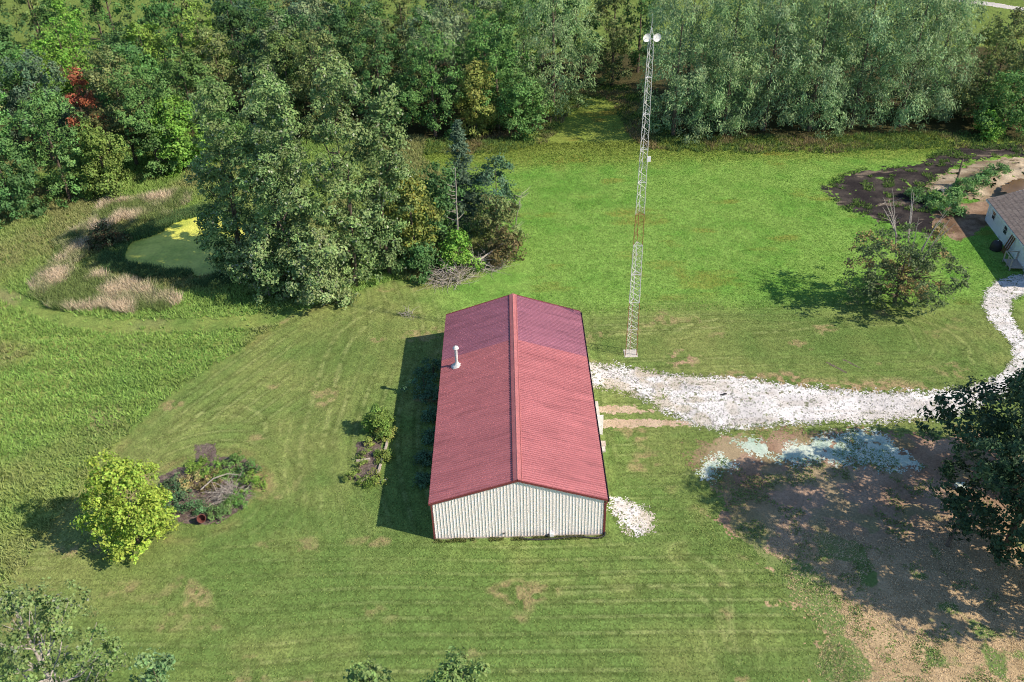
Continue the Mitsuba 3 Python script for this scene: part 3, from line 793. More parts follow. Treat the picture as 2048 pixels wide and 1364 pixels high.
def spruce(label, x, y, h, r, tint, seed):
    g = np.random.default_rng(seed)
    k = thing('spruce_tree', label, 'spruce')
    P, A, N = [], [], []
    for z in np.linspace(.8, h * .97, 26):
        rr = r * (1 - z / h) ** .8 + .15
        for a in g.uniform(0, 6.283, int(7 + rr * 3)):
            L = rr * g.uniform(.75, 1.12)
            t = g.uniform(.15, 1, int(10 + 9 * L))
            d = V(math.cos(a), math.sin(a), 0)
            p = V(x, y, z) + np.outer(t * L, d) + np.outer(t, V(0, 0, -.12 * L)) + g.normal(size=(len(t), 3)) * .13
            P.append(p)
            A.append(np.tile(d + V(0, 0, -.2), (len(t), 1)) + g.normal(size=(len(t), 3)) * .5)
            N.append(np.tile(V(0, 0, 1), (len(t), 1)) + g.normal(size=(len(t), 3)) * .5)
    P, A, N = map(np.vstack, (P, A, N))
    m = leaf_mesh(P, N, .42 * g.uniform(.7, 1.3, len(P)), g, .34, A, .05)
    part(k, 'crown', m, 'mat_leaf', color=leaf_colors(len(P), tint, g))
    part(k, 'trunk', tube([(x, y, 0), (x, y, h * .5), (x, y, h * .96)], [.19, .11, .03], 7), 'mat_bark')


spruce('blue green spruce at the top of the thicket beside the cottonwoods', -5.6, 49.5, 13.5, 3.3, (.105, .165, .112), 77)


def twigs(g, centre, rx, ry, hz, n, L, r0=.02, steps=5, flat=.35):
    """a heap of bent thin branches."""
    parts = []
    for _ in range(n):
        a = g.uniform(0, 6.283)
        q = math.sqrt(g.random())
        s = V(centre[0] + rx * q * math.cos(a), centre[1] + ry * q * math.sin(a), hz * (1 - q * q) * g.random() + .05)
        d = norm(g.normal(size=3) * V(1, 1, flat))
        pts = [s]
        l = L * g.uniform(.4, 1.2) / steps
        for _ in range(steps):
            d = norm(d + g.normal(size=3) * V(.28, .28, .16))
            nxt = pts[-1] + d * l
            nxt[2] = max(nxt[2], .04)
            pts.append(nxt)
        parts.append(tube(pts, r0 * g.uniform(.6, 1.5) * np.linspace(1, .4, steps + 1), 4, False))
    return join(parts)


gb = np.random.default_rng(31)
k = thing('brush_pile', 'pile of bare pale branches in front of the thicket, left heap', 'brush pile')
part(k, 'branch', twigs(gb, (-6.9, 37.6), 2.2, 1.5, 1.5, 260, 2.2, .025), 'mat_pale_bark', kind='stuff')
k = thing('brush_pile', 'pile of bare brown branches along the right foot of the thicket', 'brush pile')
part(k, 'branch', twigs(gb, (-3.4, 40.0), 2.6, 1.3, 1.4, 260, 2.4, .025), 'mat_pale_bark', kind='stuff')
part(k, 'log', tube([(-3.6, 39.6, 1.1), (-2.0, 40.9, 1.6), (-.6, 42.0, 2.1)], [.11, .09, .06], 7), 'mat_pale_bark')


def snag(name, label, x, y, h, g, r0=.11, n=16, bl=2.0, bsdf='mat_pale_bark', lean=(0, 0)):
    k = thing(name, label, 'dead tree')
    zs = np.linspace(0, h, 6)
    pts = np.stack([x + lean[0] * zs / h + g.normal(size=6) * .06, y + lean[1] * zs / h + g.normal(size=6) * .06, zs], 1)
    part(k, 'trunk', tube(pts, r0 * np.linspace(1, .3, 6), 6), bsdf)
    parts = []
    for _ in range(n):
        t = g.uniform(.25, 1)
        a = g.uniform(0, 6.283)
        s = V(x + lean[0] * t, y + lean[1] * t, h * t)
        L = bl * g.uniform(.5, 1.1) * (1.15 - .6 * t)
        d = V(math.cos(a), math.sin(a), .35)
        parts.append(tube([s, s + d * L * .5, s + d * L + V(0, 0, .15)], [.035, .025, .012], 4, False))
    part(k, 'branch', join(parts), bsdf, kind='stuff')


snag('dead_tree', 'bare grey dead trunk with short twigs standing in the thicket', -5.9, 43.0, 10.5, gb, .13, 22, 1.8)
snag('dead_tree', 'bare dead sapling at the right edge of the thicket beside the field', -.2, 45.0, 6.5, gb, .08, 16, 1.8, lean=(1.6, 0))

# sparse tree on the right lawn
gi = np.random.default_rng(91)
ki = thing('sparse_tree', 'lone half bare tree with browning leaves on the right lawn', 'tree')
c, lr = crown_lobes(gi, (38.4, 29.9), 9.6, 6.0, 1.2, 46, 'broad')
lr *= .62
P, d, m, _ = lobe_leaves(gi, c, lr, 9500, .28, 'broad', per=34)
tint_l = np.where((gi.random(46) < .16)[:, None], V(.34, .28, .13), V(.150, .205, .100))
v, f = leaf_mesh(P, norm(d * .6 + gi.normal(size=P.shape) * .6 + [0, 0, .3]), .28 * gi.uniform(.6, 1.3, len(P)), gi)
part(ki, 'crown', (v, f), 'mat_leaf', color=np.repeat(np.clip(tint_l[m] * gi.uniform(.65, 1.4, (len(P), 1)), .01, .9), 4, 0))
part(ki, 'trunk', trunk_mesh(gi, (38.4, 30.3), 7.0, .17, c, 30), 'mat_bark')
parts = []
for _ in range(11):
    a, t = gi.uniform(0, 6.283), gi.random()
    s = V(38.6 + 1.2 * math.cos(a), 30.6 + 1.2 * math.sin(a), 4 + 3 * t)
    e = V(38.4 + 4.2 * math.cos(a) * gi.uniform(.4, 1), 31.3 + 3.6 * math.sin(a) * gi.uniform(.4, 1), 7.5 + 3.8 * gi.random())
    parts.append(tube([s, (s + e) / 2 + V(0, 0, .3), e], [.06, .04, .014], 5, False))
    for _ in range(3):
        b = s + (e - s) * gi.uniform(.4, .9)
        parts.append(tube([b, b + gi.normal(size=3) * V(.6, .6, .3) + V(0, 0, .5)], [.02, .01], 4, False))
part(ki, 'bare_branch', join(parts), 'mat_pale_bark', kind='stuff')

# big dark tree at the right edge, and its neighbours outside the frame whose shade falls on the clearing
tree('shade_tree', 'big dark broadleaf tree at the right picture edge over the dirt clearing', 34.0, -2.2, 16.2, 6.0, (.052, .090, .052), 'broad', 3.0, 27000, .32, None, 64, seed=301, limbs=14, lobe_scale=1.12)
tree('shade_tree', 'second dark tree at the right picture edge beside the driveway bend', 41.6, 3.6, 14.0, 4.4, (.052, .090, .052), 'broad', 2.0, 14000, .34, None, 44, seed=302, limbs=9)
tree('shade_tree', 'dark tree at the lower right picture edge in front of the big one', 36.5, -8.0, 14.0, 4.6, (.060, .102, .055), 'broad', 2.5, 13000, .34, None, 44, seed=303, limbs=9)
single('tree_stake', tube([(30.1, -1.8, 0), (30.7, -1.3, 1.9), (31.5, -.9, 3.9)], [.14, .12, .09], 8), 'mat_bark', 'bare dark leaning trunk under the big dark tree', 'trunk')

# yellow green maple at the left, shrub by the raised bed
tree('maple_tree', 'round yellow green maple on the lawn at the left', -27.7, .5, 8.2, 3.5, (.255, .36, .066), 'broad', .2, 12000, .22, None, 60, seed=401, odd=(.33, .39, .08), odd_share=.15, aspect=.8, per=30, lobe_scale=.62)
tree('bush', 'bright green bush at the head of the raised timber bed', -11.5, 12.2, 2.6, 1.35, (.155, .245, .062), 'shrub', .1, 2600, .20, None, 20, cat='bush')

# trees under the camera: only their tops reach the bottom of the frame
tree('birch_tree', 'pale barked tree top with sparse leaves at the bottom left corner', -25.0, -15.8, 14.2, 4.8, (.165, .235, .090), 'broad', 3.0, 9500, .20, None, 70, seed=501, limbs=60, per=30, lobe_scale=.5, bark='mat_pale_bark', odd=(.26, .30, .22), odd_share=.06, aspect=.8)
tree('sapling_tree', 'small tree top at the bottom edge right of the pale barked tree', -18.8, -16.6, 10.2, 1.3, (.135, .215, .100), 'poplar', 2.0, 1800, .24, None, 18, seed=502)
tree('sapling_tree', 'tree top at the bottom edge just left of centre', -7.7, -17.4, 10.2, 1.9, (.155, .240, .085), 'poplar', 2.0, 2400, .25, None, 20, seed=503)
tree('sapling_tree', 'larger tree top at the bottom edge below the barn', -3.4, -18.2, 11.7, 2.4, (.155, .240, .085), 'poplar', 2.0, 3600, .25, None, 24, seed=504)


# ------------------------------------------------------------------ grasses (each one object: nobody could count the blades)
def tufts(g, xy, h, w, colors, blades=4, lean=.5):
    n = len(xy)
    xy = np.repeat(xy, blades, 0)
    hh = np.repeat(h, blades) * g.uniform(.6, 1.15, n * blades)
    cc = np.repeat(colors, blades, 0) * g.uniform(.75, 1.25, (n * blades, 1))
    a = g.uniform(0, 6.283, n * blades)
    a2 = g.uniform(0, 6.283, n * blades)
    rad = np.repeat(w, blades) * 1.6 * g.random(n * blades)
    b = np.stack([xy[:, 0] + rad * np.cos(a2), xy[:, 1] + rad * np.sin(a2), np.zeros(n * blades)], 1)
    s = np.stack([np.cos(a), np.sin(a), np.zeros_like(a)], 1) * (np.repeat(w, blades) * .5)[:, None]
    tip = b + np.stack([np.cos(a2) * lean * hh, np.sin(a2) * lean * hh, hh], 1)
    v = np.stack([b - s, b + s, tip], 1).reshape(-1, 3)
    return (v, np.arange(len(v)).reshape(-1, 3)), np.repeat(np.clip(cc, .005, .9), 3, 0)


def scatter(g, n, x0, x1, y0, y1, score):
    xy = np.stack([g.uniform(x0, x1, n), g.uniform(y0, y1, n)], 1)
    return xy[score(xy[:, 0], xy[:, 1]) > 0]


gg = np.random.default_rng(61)
pond_d = lambda x, y: poly_sdf_np(x, y, POND)
PL = np.array(PATHLINE)


def path_d(x, y):
    return np.abs(y - np.interp(x, PL[:, 0], PL[:, 1])) + np.where((x < -62) | (x > -21), 9, 0)


def meadow_score(x, y):
    return np.minimum(np.minimum(poly_sdf_np(x, y, MEADOW) + (np_noise(x, y, 1.2, 3, 2) - .5) * .8 - .1, -pond_d(x, y) + .2), np.where(path_d(x, y) < 1.2, np_noise(x, y, 3, 5) - .75, 1))


xy = scatter(gg, 110000, -75, -2, -14, 82, meadow_score)
m1 = np_noise(xy[:, 0], xy[:, 1], .12, 7, 3)
m2 = np_noise(xy[:, 0], xy[:, 1], .5, 8, 2)
green = V(.125, .225, .060) * (1 - m2[:, None]) * 1.2 + V(.210, .290, .085) * m2[:, None]
north = np.clip((xy[:, 1] - 30) / 6, 0, 1)[:, None]
green *= 1.5 * (1 + .09 * np.sin(xy[:, 1:2] * 2.1 + 2 * np_noise(xy[:, 0], xy[:, 1], .08, 4)[:, None]) * (xy[:, 1:2] < 29))
dryw = np.clip((m1 - .52 + .09 * north[:, 0]) * 7, 0, 1)[:, None] * .65
col = green * (1 - dryw) + V(.32, .28, .155) * dryw
hh = .22 + .35 * m2 + .15 * north[:, 0]
m, c = tufts(gg, xy, hh, np.full(len(xy), .10), col, 4, .55)
single('meadow_grass', m, 'mat_grass', 'tall unmown meadow grass left of the mown lawn', 'grass', kind='stuff', color=c)


def reed_score(x, y):
    s = np.full(np.shape(x), -9.)
    for q in REEDS:
        s = np.maximum(s, poly_sdf_np(x, y, q))
    return np.minimum(s + (np_noise(x, y, .35, 15, 3) - .5) * 6.0, -pond_d(x, y) + .3)


xy = scatter(gg, 34000, -56, -32, 30, 66, reed_score)
m2 = np_noise(xy[:, 0], xy[:, 1], .4, 18, 3)[:, None]
w = np.clip((m2 - .46) * 6, 0, 1)
col = V(.20, .27, .10) * (1 - w) + V(.66, .56, .43) * w
m, c = tufts(gg, xy, .6 + .7 * m2[:, 0], np.full(len(xy), .10), col, 4, .5)
single('dry_reeds', m, 'mat_grass', 'dry pinkish straw reeds round the duckweed pond', 'reeds', kind='stuff', color=c)
# green rushes on the pond rim
xy = scatter(gg, 26000, -49, -26, 36, 60, lambda x, y: np.minimum(1.3 - np.abs(pond_d(x, y) + .8), (np_noise(x, y, .35, 25, 2) - .35) * 3))
m, c = tufts(gg, xy, np.full(len(xy), .75), np.full(len(xy), .08), np.tile(V(.115, .205, .085), (len(xy), 1)), 4, .4)
single('pond_rushes', m, 'mat_grass', 'green rushes along the rim of the duckweed pond', 'rushes', kind='stuff', color=c)
tree('bush', 'dark brownish willow bush at the left bank of the pond', -47.2, 47.4, 2.8, 2.0, (.085, .105, .058), 'shrub', .1, 2400, .28, None, 18, cat='bush', odd=(.12, .09, .055), odd_share=.3)


# grass running out into the dirt clearing
def fringe_score(x, y):
    d = poly_sdf_np(x, y, DIRT)
    reach = 2.2 + 3.2 * np.clip((-1 - y) / 6, 0, 1)
    return np.where((d > -1.6) & (x < 24 + 4 * np.clip((y - 8) / 2, 0, 1)), 1 - np.clip(d, 0, 9) / reach - gg.random(len(x)) * .9 - (np_noise(x, y, .6, 52, 3) - .5) * 1.6, -1)


xy = scatter(gg, 9000, 12, 30, -16, 12, fringe_score)
m2 = np_noise(xy[:, 0], xy[:, 1], .8, 53, 2)[:, None]
m, c = tufts(gg, xy, np.full(len(xy), .06), np.full(len(xy), .10), V(.19, .29, .085) * (1 - m2) + V(.30, .37, .13) * m2, 3, 1.5)
single('fringe_grass', m, 'mat_grass', 'thinning grass running out into the dirt clearing', 'grass', kind='stuff', color=c)


# short lawn grass: fine relief over the mown ground
def lawn_score(x, y):
    s = -poly_sdf_np(x, y, MEADOW) - .1
    for q in (DRIVE, DIRT, MUD, BROWN, SAND):
        s = np.minimum(s, -poly_sdf_np(x, y, q) + .2)
    s = np.minimum(s, np.maximum(np.abs(x) - 6.3, np.abs(y - 12.35) - 12.4))
    return s


xy = scatter(gg, 90000, -36, 50, -14, 31, lawn_score)
m2 = np_noise(xy[:, 0], xy[:, 1], .5, 28, 3)[:, None]
col = V(.135, .215, .060) * (1 - m2) + V(.24, .29, .098) * m2
m, c = tufts(gg, xy, np.full(len(xy), .06), np.full(len(xy), .07), col * 1.2, 2, 1.3)
single('lawn_grass', m, 'mat_grass', 'short mown lawn grass round the barn', 'grass', kind='stuff', color=c)
xy = scatter(gg, 80000, -12, 62, 30, 76, lambda x, y: np.minimum(lawn_score(x, y), np.where((x > 2) | (y > 42), 1, -1)))
m2 = np_noise(xy[:, 0], xy[:, 1], .4, 29, 3)[:, None]
far = np.clip((xy[:, 1:2] - 66) / 8, 0, 1)
col = V(.120, .265, .048) * (1 - m2) + V(.21, .330, .078) * m2
col = col * (1 - far * .6) + V(.17, .17, .04) * far * .6
m, c = tufts(gg, xy, .08 + .22 * far[:, 0], np.full(len(xy), .10), col * 1.2, 2, 1.1)
single('field_grass', m, 'mat_grass', 'vivid green grass of the back field', 'grass', kind='stuff', color=c)

xy = scatter(gg, 1500, -6.1, 6.1, -.30, .10, lambda x, y: np_noise(x, y, 1.2, 91, 2) - .42)
m, c = tufts(gg, xy, np.full(len(xy), .16), np.full(len(xy), .05), V(.15, .21, .07) * np.ones((len(xy), 1)) + V(.10, .04, .03) * gg.random((len(xy), 1)), 3, .5)
single('wall_weeds', m, 'mat_grass', 'thin weeds and dry grass along the foot of the front wall', 'weeds', kind='stuff', color=c)
# weeds: on the gravel, the dirt, the mud, and rough grass at the wood edge
xy = scatter(gg, 26000, 7, 55, 11, 36, lambda x, y: np.minimum(poly_sdf_np(x, y, DRIVE) + .3, np_noise(x, y, 1.1, 35, 3) * .6 + gg.random(len(x)) * .4 - .60 + .12 * np.clip((24 - x) / 14, 0, 1) + .18 * np.clip(.7 - poly_sdf_np(x, y, DRIVE), 0, 1)))
m, c = tufts(gg, xy, np.full(len(xy), .08), np.full(len(xy), .07), np.tile(V(.150, .205, .080), (len(xy), 1)), 4, .9)
single('driveway_weeds', m, 'mat_grass', 'small weeds growing through the gravel driveway', 'weeds', kind='stuff', color=c)
xy = scatter(gg, 40000, 12, 46, -16, 12, lambda x, y: np.minimum(poly_sdf_np(x, y, DIRT), np_noise(x, y, .55, 36, 4) - .56 + .10 * np.clip((24 - x) / 8, 0, 1) * np.clip((2 - y) / 5, 0, 1)))
m2 = np_noise(xy[:, 0], xy[:, 1], .8, 37, 2)[:, None]
m, c = tufts(gg, xy, np.full(len(xy), .08), np.full(len(xy), .10), V(.16, .26, .08) * (1 - m2) + V(.26, .33, .12) * m2, 3, 1.3)
single('clearing_weeds', m, 'mat_grass', 'tufts of green weeds spread over the dirt clearing', 'weeds', kind='stuff', color=c)
xy = scatter(gg, 22000, 18, 46, -16, 1, lambda x, y: np.minimum(poly_sdf_np(x, y, DIRT) + .3, .62 - np_noise(x, y, .4, 38, 3)))
m2 = np_noise(xy[:, 0], xy[:, 1], .8, 39, 2)[:, None]
m, c = tufts(gg, xy, np.full(len(xy), .06), np.full(len(xy), .08), V(.56, .44, .27) * (1 - m2) + V(.66, .54, .37) * m2, 3, 1.5)
single('dry_straw', m, 'mat_grass', 'dry straw coloured grass at the bottom right of the clearing', 'grass', kind='stuff', color=c)
xy = scatter(gg, 16000, 38, 70, 42, 72, lambda x, y: np.minimum(poly_sdf_np(x, y, MUD) + .5, np_noise(x, y, .7, 44, 3) - .57))
m, c = tufts(gg, xy, np.full(len(xy), .26), np.full(len(xy), .13), np.tile(V(.140, .230, .065), (len(xy), 1)), 4, .7)
single('mud_weeds', m, 'mat_grass', 'clumps of green weeds on the black mud', 'weeds', kind='stuff', color=c)


def rough_score(x, y):
    d = poly_sdf_np(x, y, WOOD)
    return np.minimum(3.2 - np.abs(d + .8) + (np_noise(x, y, .3, 47, 2) - .5) * 3, np.where(x > -12, 1, -1))


xy = scatter(gg, 26000, -12, 78, 66, 104, rough_score)
m2 = np_noise(xy[:, 0], xy[:, 1], .35, 48, 3)[:, None]
w = np.clip((m2 - .5) * 7, 0, 1)
m, c = tufts(gg, xy, .35 + .35 * m2[:, 0], np.full(len(xy), .13), V(.120, .20, .062) * (1 - w) + V(.27, .22, .12) * w, 4, .6)
single('rough_grass', m, 'mat_grass', 'rough long grass along the edge of the woods', 'grass', kind='stuff', color=c)

# weeds on the sand bank, one bush each
for i, (x, y, r, h, l) in enumerate([(56.6, 55.6, 1.7, 1.5, 'big green weed clump beside the leaning post'), (58.8, 57.2, 1.5, 1.3, 'green weed clump on the sand bank, second from the post'), (60.8, 58.6, 1.5, 1.3, 'green weed clump on the sand bank, third from the post'), (63.0, 60.2, 1.6, 1.4, 'green weed clump at the top of the sand bank'), (54.2, 53.4, 1.4, 1.1, 'green weed clump at the lower end of the sand bank'), (51.6, 52.6, 1.5, 1.0, 'green weed clump on the mud below the sand bank'), (50.2, 54.2, 1.4, .9, 'low green weed clump on the black mud'), (52.6, 49.8, 1.4, 1.0, 'green weed clump at the brown soil edge')]):
    tree('weed_clump', l, x, y, h + .5, r, (.150, .270, .100), 'shrub', .3, 1300, .26, 'weed clumps on the sand bank', 14, cat='weeds', limbs=3)

gq = np.random.default_rng(70)
# plants in the shade along the barn's left wall
for i, (x, y, r, h) in enumerate([(-7.3, 20.4, 1.0, 1.3), (-8.0, 18.2, 1.2, 1.4), (-7.2, 16.2, .9, 1.1), (-7.0, 13.8, .8, 1.0), (-7.1, 11.2, .8, .8), (-7.0, 8.6, .7, .7), (-7.1, 6.0, .7, .6)]):
    tree('bush', f'shaded low shrub along the left wall of the barn, {ORD[i]} from the far end', x + gq.uniform(-.3, .2), y, h * 1.15, r * gq.uniform(1.1, 1.6), 'blue', 'shrub', .05, 1300, .17, 'shrubs along the barn wall', 12, cat='bush', limbs=3)

# ------------------------------------------------------------------ garden bed
gq = np.random.default_rng(71)
bedplants = [(-27.0, 6.2, .9, .7, (.050, .085, .04)), (-26.0, 4.6, 1.1, .8, (.045, .085, .045)), (-24.6, 3.4, 1.0, .7, (.050, .095, .045)), (-25.4, 6.6, 1.0, .8, (.165, .150, .072)), (-24.2, 7.6, 1.1, .9, (.075, .125, .03)), (-25.6, 8.0, .9, .7, (.085, .135, .03)), (-22.6, 8.6, 1.0, .8, (.055, .10, .03)), (-21.3, 7.6, .9, .8, (.050, .095, .035)), (-20.9, 6.0, 1.0, .8, (.085, .14, .03)), (-21.3, 4.4, .9, .7, (.055, .11, .03)), (-23.8, 6.3, .8, .6, (.10, .09, .04)), (-22.6, 3.2, .8, .6, (.065, .105, .04)), (-23.0, 7.0, .8, .6, (.07, .12, .035)), (-27.2, 5.0, .7, .5, (.09, .075, .04))]
for i, (x, y, r, h, t) in enumerate(bedplants):
    tree('garden_plant', f'leafy plant in the round garden bed, {ORD[i]} counted from the maple', x, y, h * gq.uniform(.9, 1.3), r * 1.3, tuple(np.array(t) * 2.1), 'shrub', .05, 1100, .15, 'plants of the round garden bed', 12, cat='plant', limbs=3, odd=(.25, .15, .15) if i in (7, 10) else None, odd_share=.15)
k = thing('brush_pile', 'grey nest of twigs in the round garden bed', 'brush pile')
part(k, 'branch', twigs(gq, (-22.4, 5.2), 1.25, 1.05, .75, 230, 1.5, .02), 'mat_pale_bark', kind='stuff')
part(k, 'curved_branch', tube([(-24.4, 5.3, .5), (-23.6, 6.2, .8), (-22.6, 6.6, .9), (-21.5, 6.5, .8)], [.05, .05, .04, .02], 6), 'mat_pale_bark', 'long pale curved branch on top of the twigs')
k = thing('clay_pot', 'tipped red brown clay pot at the front of the round garden bed', 'pot')
pv, pf = lathe([(.0, 0), (.20, 0), (.29, .42), (.33, .44), (.33, .52), (.28, .52), (.24, .42), (.17, .05), (0, .05)], (0, 0, 0), 20)
R = trimesh.transformations.rotation_matrix(math.radians(58), [1, .4, 0])[:3, :3]
part(k, 'body', (pv @ R.T + V(-23.6, 2.55, .30), pf), 'mat_clay', smooth=40)
for nm, poly, l, sd_ in (('mulch_patch', [(-26.7, 11.2), (-25.0, 11.3), (-24.3, 9.3), (-24.7, 8.7), (-25.9, 8.8)], 'upper bare brown patch beside the garden bed', 91), ('mulch_patch', [(-28.4, 7.4), (-27.6, 8.2), (-26.2, 7.6), (-26.5, 6.4), (-27.1, 6.0), (-28.0, 6.2)], 'lower bare grey patch beside the garden bed', 92)):
    struct(nm, mask_sheet(ragged(poly, .25, .8, .3, 4, .72, sd_), -30, -23, 5, 12.5, .12, .012, sd_), 'mat_mulch', l)

# raised bed with timbers
GT = 'timbers edging the raised bed'
for a, b, l in (((-10.6, 11.6), (-10.75, 9.2), 'upper grey timber along the right side of the raised bed'), ((-10.8, 9.05), (-11.0, 6.9), 'lower grey timber along the right side of the raised bed'), ((-11.7, 5.85), (-10.2, 6.25), 'short pale timber at the lower end of the raised bed'), ((-12.9, 8.6), (-11.8, 8.75), 'short timber lying across the left of the raised bed'), ((-12.3, 5.9), (-11.8, 6.7), 'short angled timber at the lower left of the raised bed')):
    single('timber', beam((*a, .11), (*b, .11), .17, .17), 'mat_timber', l, 'timber', GT)
struct('raised_bed_soil', mask_sheet(ragged([(-13.2, 11.0), (-12.2, 11.6), (-10.9, 11.6), (-10.9, 6.2), (-12.2, 5.8), (-12.9, 6.5)], .35, .7, .3, 3, .62, 95), -14.5, -9.5, 4.5, 13, .12, .012, 95), 'mat_mulch', 'soil of the raised timber bed')
for i in range(16):
    x, y = gq.uniform(-13.2, -10.0), gq.uniform(5.6, 11.8)
    tree('garden_plant', f'yellow green weedy plant in the raised timber bed, {ORD[i] if i < 14 else ["fifteenth", "sixteenth"][i - 14]} of the bed', x, y, gq.uniform(.4, .8), gq.uniform(.5, .85), [(.24, .29, .08), (.18, .25, .07), (.16, .24, .06)][i % 3], 'shrub', .05, 420, .12, 'weedy plants in the raised timber bed', 9, cat='plant', limbs=2)

# ------------------------------------------------------------------ barn
HW, WX, YL, YW0, YW1 = 6.245, 6.095, 24.72, .07, 24.57
HE, HR = 3.55, 5.60
SL = (HR - HE) / HW
barn = thing('barn', 'long metal barn with a ridged red roof and white ribbed walls', 'barn')


def roof_z(x):
    return HR - SL * abs(x)


RIB, RH = .2289, .046


def ribbed(u0, n, rib=RIB, h=RH, base=.030, top=.025):
    """profile (u, lift) of n pitches of ribbed sheet starting at u0."""
    pts = [(u0, 0)]
    for k_ in range(n):
        c = u0 + (k_ + .5) * rib
        pts += [(c - base, 0), (c - top, h), (c + top, h), (c + base, 0)]
    pts.append((u0 + n * rib, 0))
    return np.array(pts)


nrm = {s: norm(V(s * SL, 0, 1)) for s in (-1, 1)}
roofs = {}
for s, nm in ((-1, 'left_roof'), (1, 'right_roof')):
    # the deck below the sheets carries them
    a, b = V(0, 0, HR - .04), V(s * HW, 0, HE - .04)
    v = np.array([a, b, b + V(0, YL, 0), a + V(0, YL, 0)])
    v = np.vstack([v, v - V(0, 0, .10)])
    f = tris([[0, 1, 2, 3], [4, 7, 6, 5], [0, 4, 5, 1], [1, 5, 6, 2], [2, 6, 7, 3], [3, 7, 4, 0]])
    roofs[s] = part(barn, nm, (v, f), 'mat_trim')
    for k_ in range(27):
        y0 = k_ * .9156
        pr = ribbed(y0, 4)
        nst = 2
        rows = []
        for t in np.linspace(.012, 1.004, nst):
            base = V(s * HW * t, 0, HR - SL * HW * t + .004 * (k_ % 2))
            rows.append(base + np.stack([np.zeros(len(pr)), pr[:, 0], np.zeros(len(pr))], 1) + pr[:, 1:2] * nrm[s])
        v = np.vstack(rows)
        n = len(pr)
        q = np.array([[i, i + 1, n + i + 1, n + i] for i in range(n - 1)])
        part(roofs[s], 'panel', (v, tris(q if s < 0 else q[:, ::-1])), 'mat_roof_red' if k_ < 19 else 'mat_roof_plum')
# ridge cap: a folded strip with a small hem on either side
prof = np.array([(-.36, .045), (-.34, .075), (-.06, .100), (0, .120), (.06, .100), (.34, .075), (.36, .045)])
v = np.vstack([np.stack([prof[:, 0], np.full(7, y), HR - SL * np.abs(prof[:, 0]) + prof[:, 1]], 1) for y in (-.03, YL + .03)])
part(barn, 'ridge_cap', (v, tris([[i, i + 1, 8 + i, 7 + i] for i in range(6)])), 'mat_cap')
for x in (-.30, .30):
    part(barn, 'closure_strip', beam((x, -.02, roof_z(x) + .085), (x, YL + .02, roof_z(x) + .085), .03, .018), 'mat_trim')
for y, nm in ((-.03, 'front'), (YL + .03, 'back')):
    for s in (-1, 1):
        part(barn, 'rake_trim', beam((s * .012, y, HR - .035), (s * (HW + .02), y, HE - .035), .05, .17, up=(0, 0, 1)), 'mat_trim')
part(barn, 'fascia', beam((-HW - .03, 0, HE - .09), (-HW - .03, YL, HE - .09), .04, .15), 'mat_trim')
# gutter along the right eave: an open trough, with its downspout at the front corner
gp = np.array([(0, .0), (0, -.12), (.03, -.14), (.11, -.14), (.14, -.11), (.14, .01), (.125, .01), (.125, -.10), (.02, -.12), (.015, 0)])
v = np.vstack([np.stack([HW + .015 + gp[:, 0], np.full(10, y), HE - .03 + gp[:, 1]], 1) for y in (-.05, YL + .05)])
part(barn, 'gutter', (v, tris([[i, (i + 1) % 10, 10 + (i + 1) % 10, 10 + i] for i in range(10)])), 'mat_gutter')
part(barn, 'downspout', join([beam((HW + .08, .12, HE - .15), (WX + .07, .05, HE - .5), .09, .07, up=(0, 1, 0)), beam((WX + .07, .05, HE - .46), (WX + .07, .05, .15), .09, .07, up=(0, 1, 0))]), 'mat_trim')


def gable_panel(x0, n, y, out):
    pr = ribbed(x0, n, RIB, .027, .024, .014)
    pr = pr[(pr[:, 0] > -WX - .001) & (pr[:, 0] < WX + .001)]
    if pr[0, 0] < 0 < pr[-1, 0] and not np.any(np.abs(pr[:, 0]) < 1e-6):
        i = np.searchsorted(pr[:, 0], 0)
        pr = np.insert(pr, i, [0, np.interp(0, pr[:, 0], pr[:, 1])], 0)
    n = len(pr)
    bot = np.stack([pr[:, 0], y + out * pr[:, 1], np.full(n, .06)], 1)
    top = np.stack([pr[:, 0], y + out * pr[:, 1], roof_z(0) - SL * np.abs(pr[:, 0]) - .10], 1)
    return np.vstack([bot, top]), tris([[i, i + 1, n + i + 1, n + i] for i in range(n - 1)])


fw = part(barn, 'front_wall', (np.array([(-WX, YW0 + .03, 0), (WX, YW0 + .03, 0), (WX, YW0 + .03, HE - .09), (0, YW0 + .03, HR - .12), (-WX, YW0 + .03, HE - .09)]), np.array([[0, 1, 2], [0, 2, 3], [0, 3, 4]])), 'mat_wall')
x0 = -WX
for i in range(14):
    nrib = 4 if i < 13 else 1
    v, f = gable_panel(x0, nrib, YW0 - .003 * (i % 2), -1)
    part(fw, 'panel', (v, f), 'mat_wall')
    x0 += nrib * RIB
v, f = gable_panel(-WX, 53, YW1, 1)
part(barn, 'back_wall', (v, f), 'mat_wall')
for s, nm in ((-1, 'left_wall'), (1, 'right_wall')):
    pr = ribbed(YW0, 106, RIB, .019)
    n = len(pr)
    v = np.vstack([np.stack([s * (WX + pr[:, 1]), pr[:, 0], np.full(n, z)], 1) for z in (.05, HE - .06)])
    part(barn, nm, (v, tris([[i, i + 1, n + i + 1, n + i] for i in range(n - 1)])), 'mat_wall')
for s in (-1, 1):
    part(barn, 'corner_trim', join([box((s * WX - .055, YW0 - .045, .03), (s * WX + .055, YW0 - .032, HE - .12)), box((s * (WX + .038) - .007, YW0 - .045, .03), (s * (WX + .038) + .007, YW0 + .10, HE - .12))]), 'mat_trim')
part(barn, 'base_board', box((-WX + .06, YW0 - .05, .0), (WX - .06, YW0 - .033, .11)), 'mat_timber')
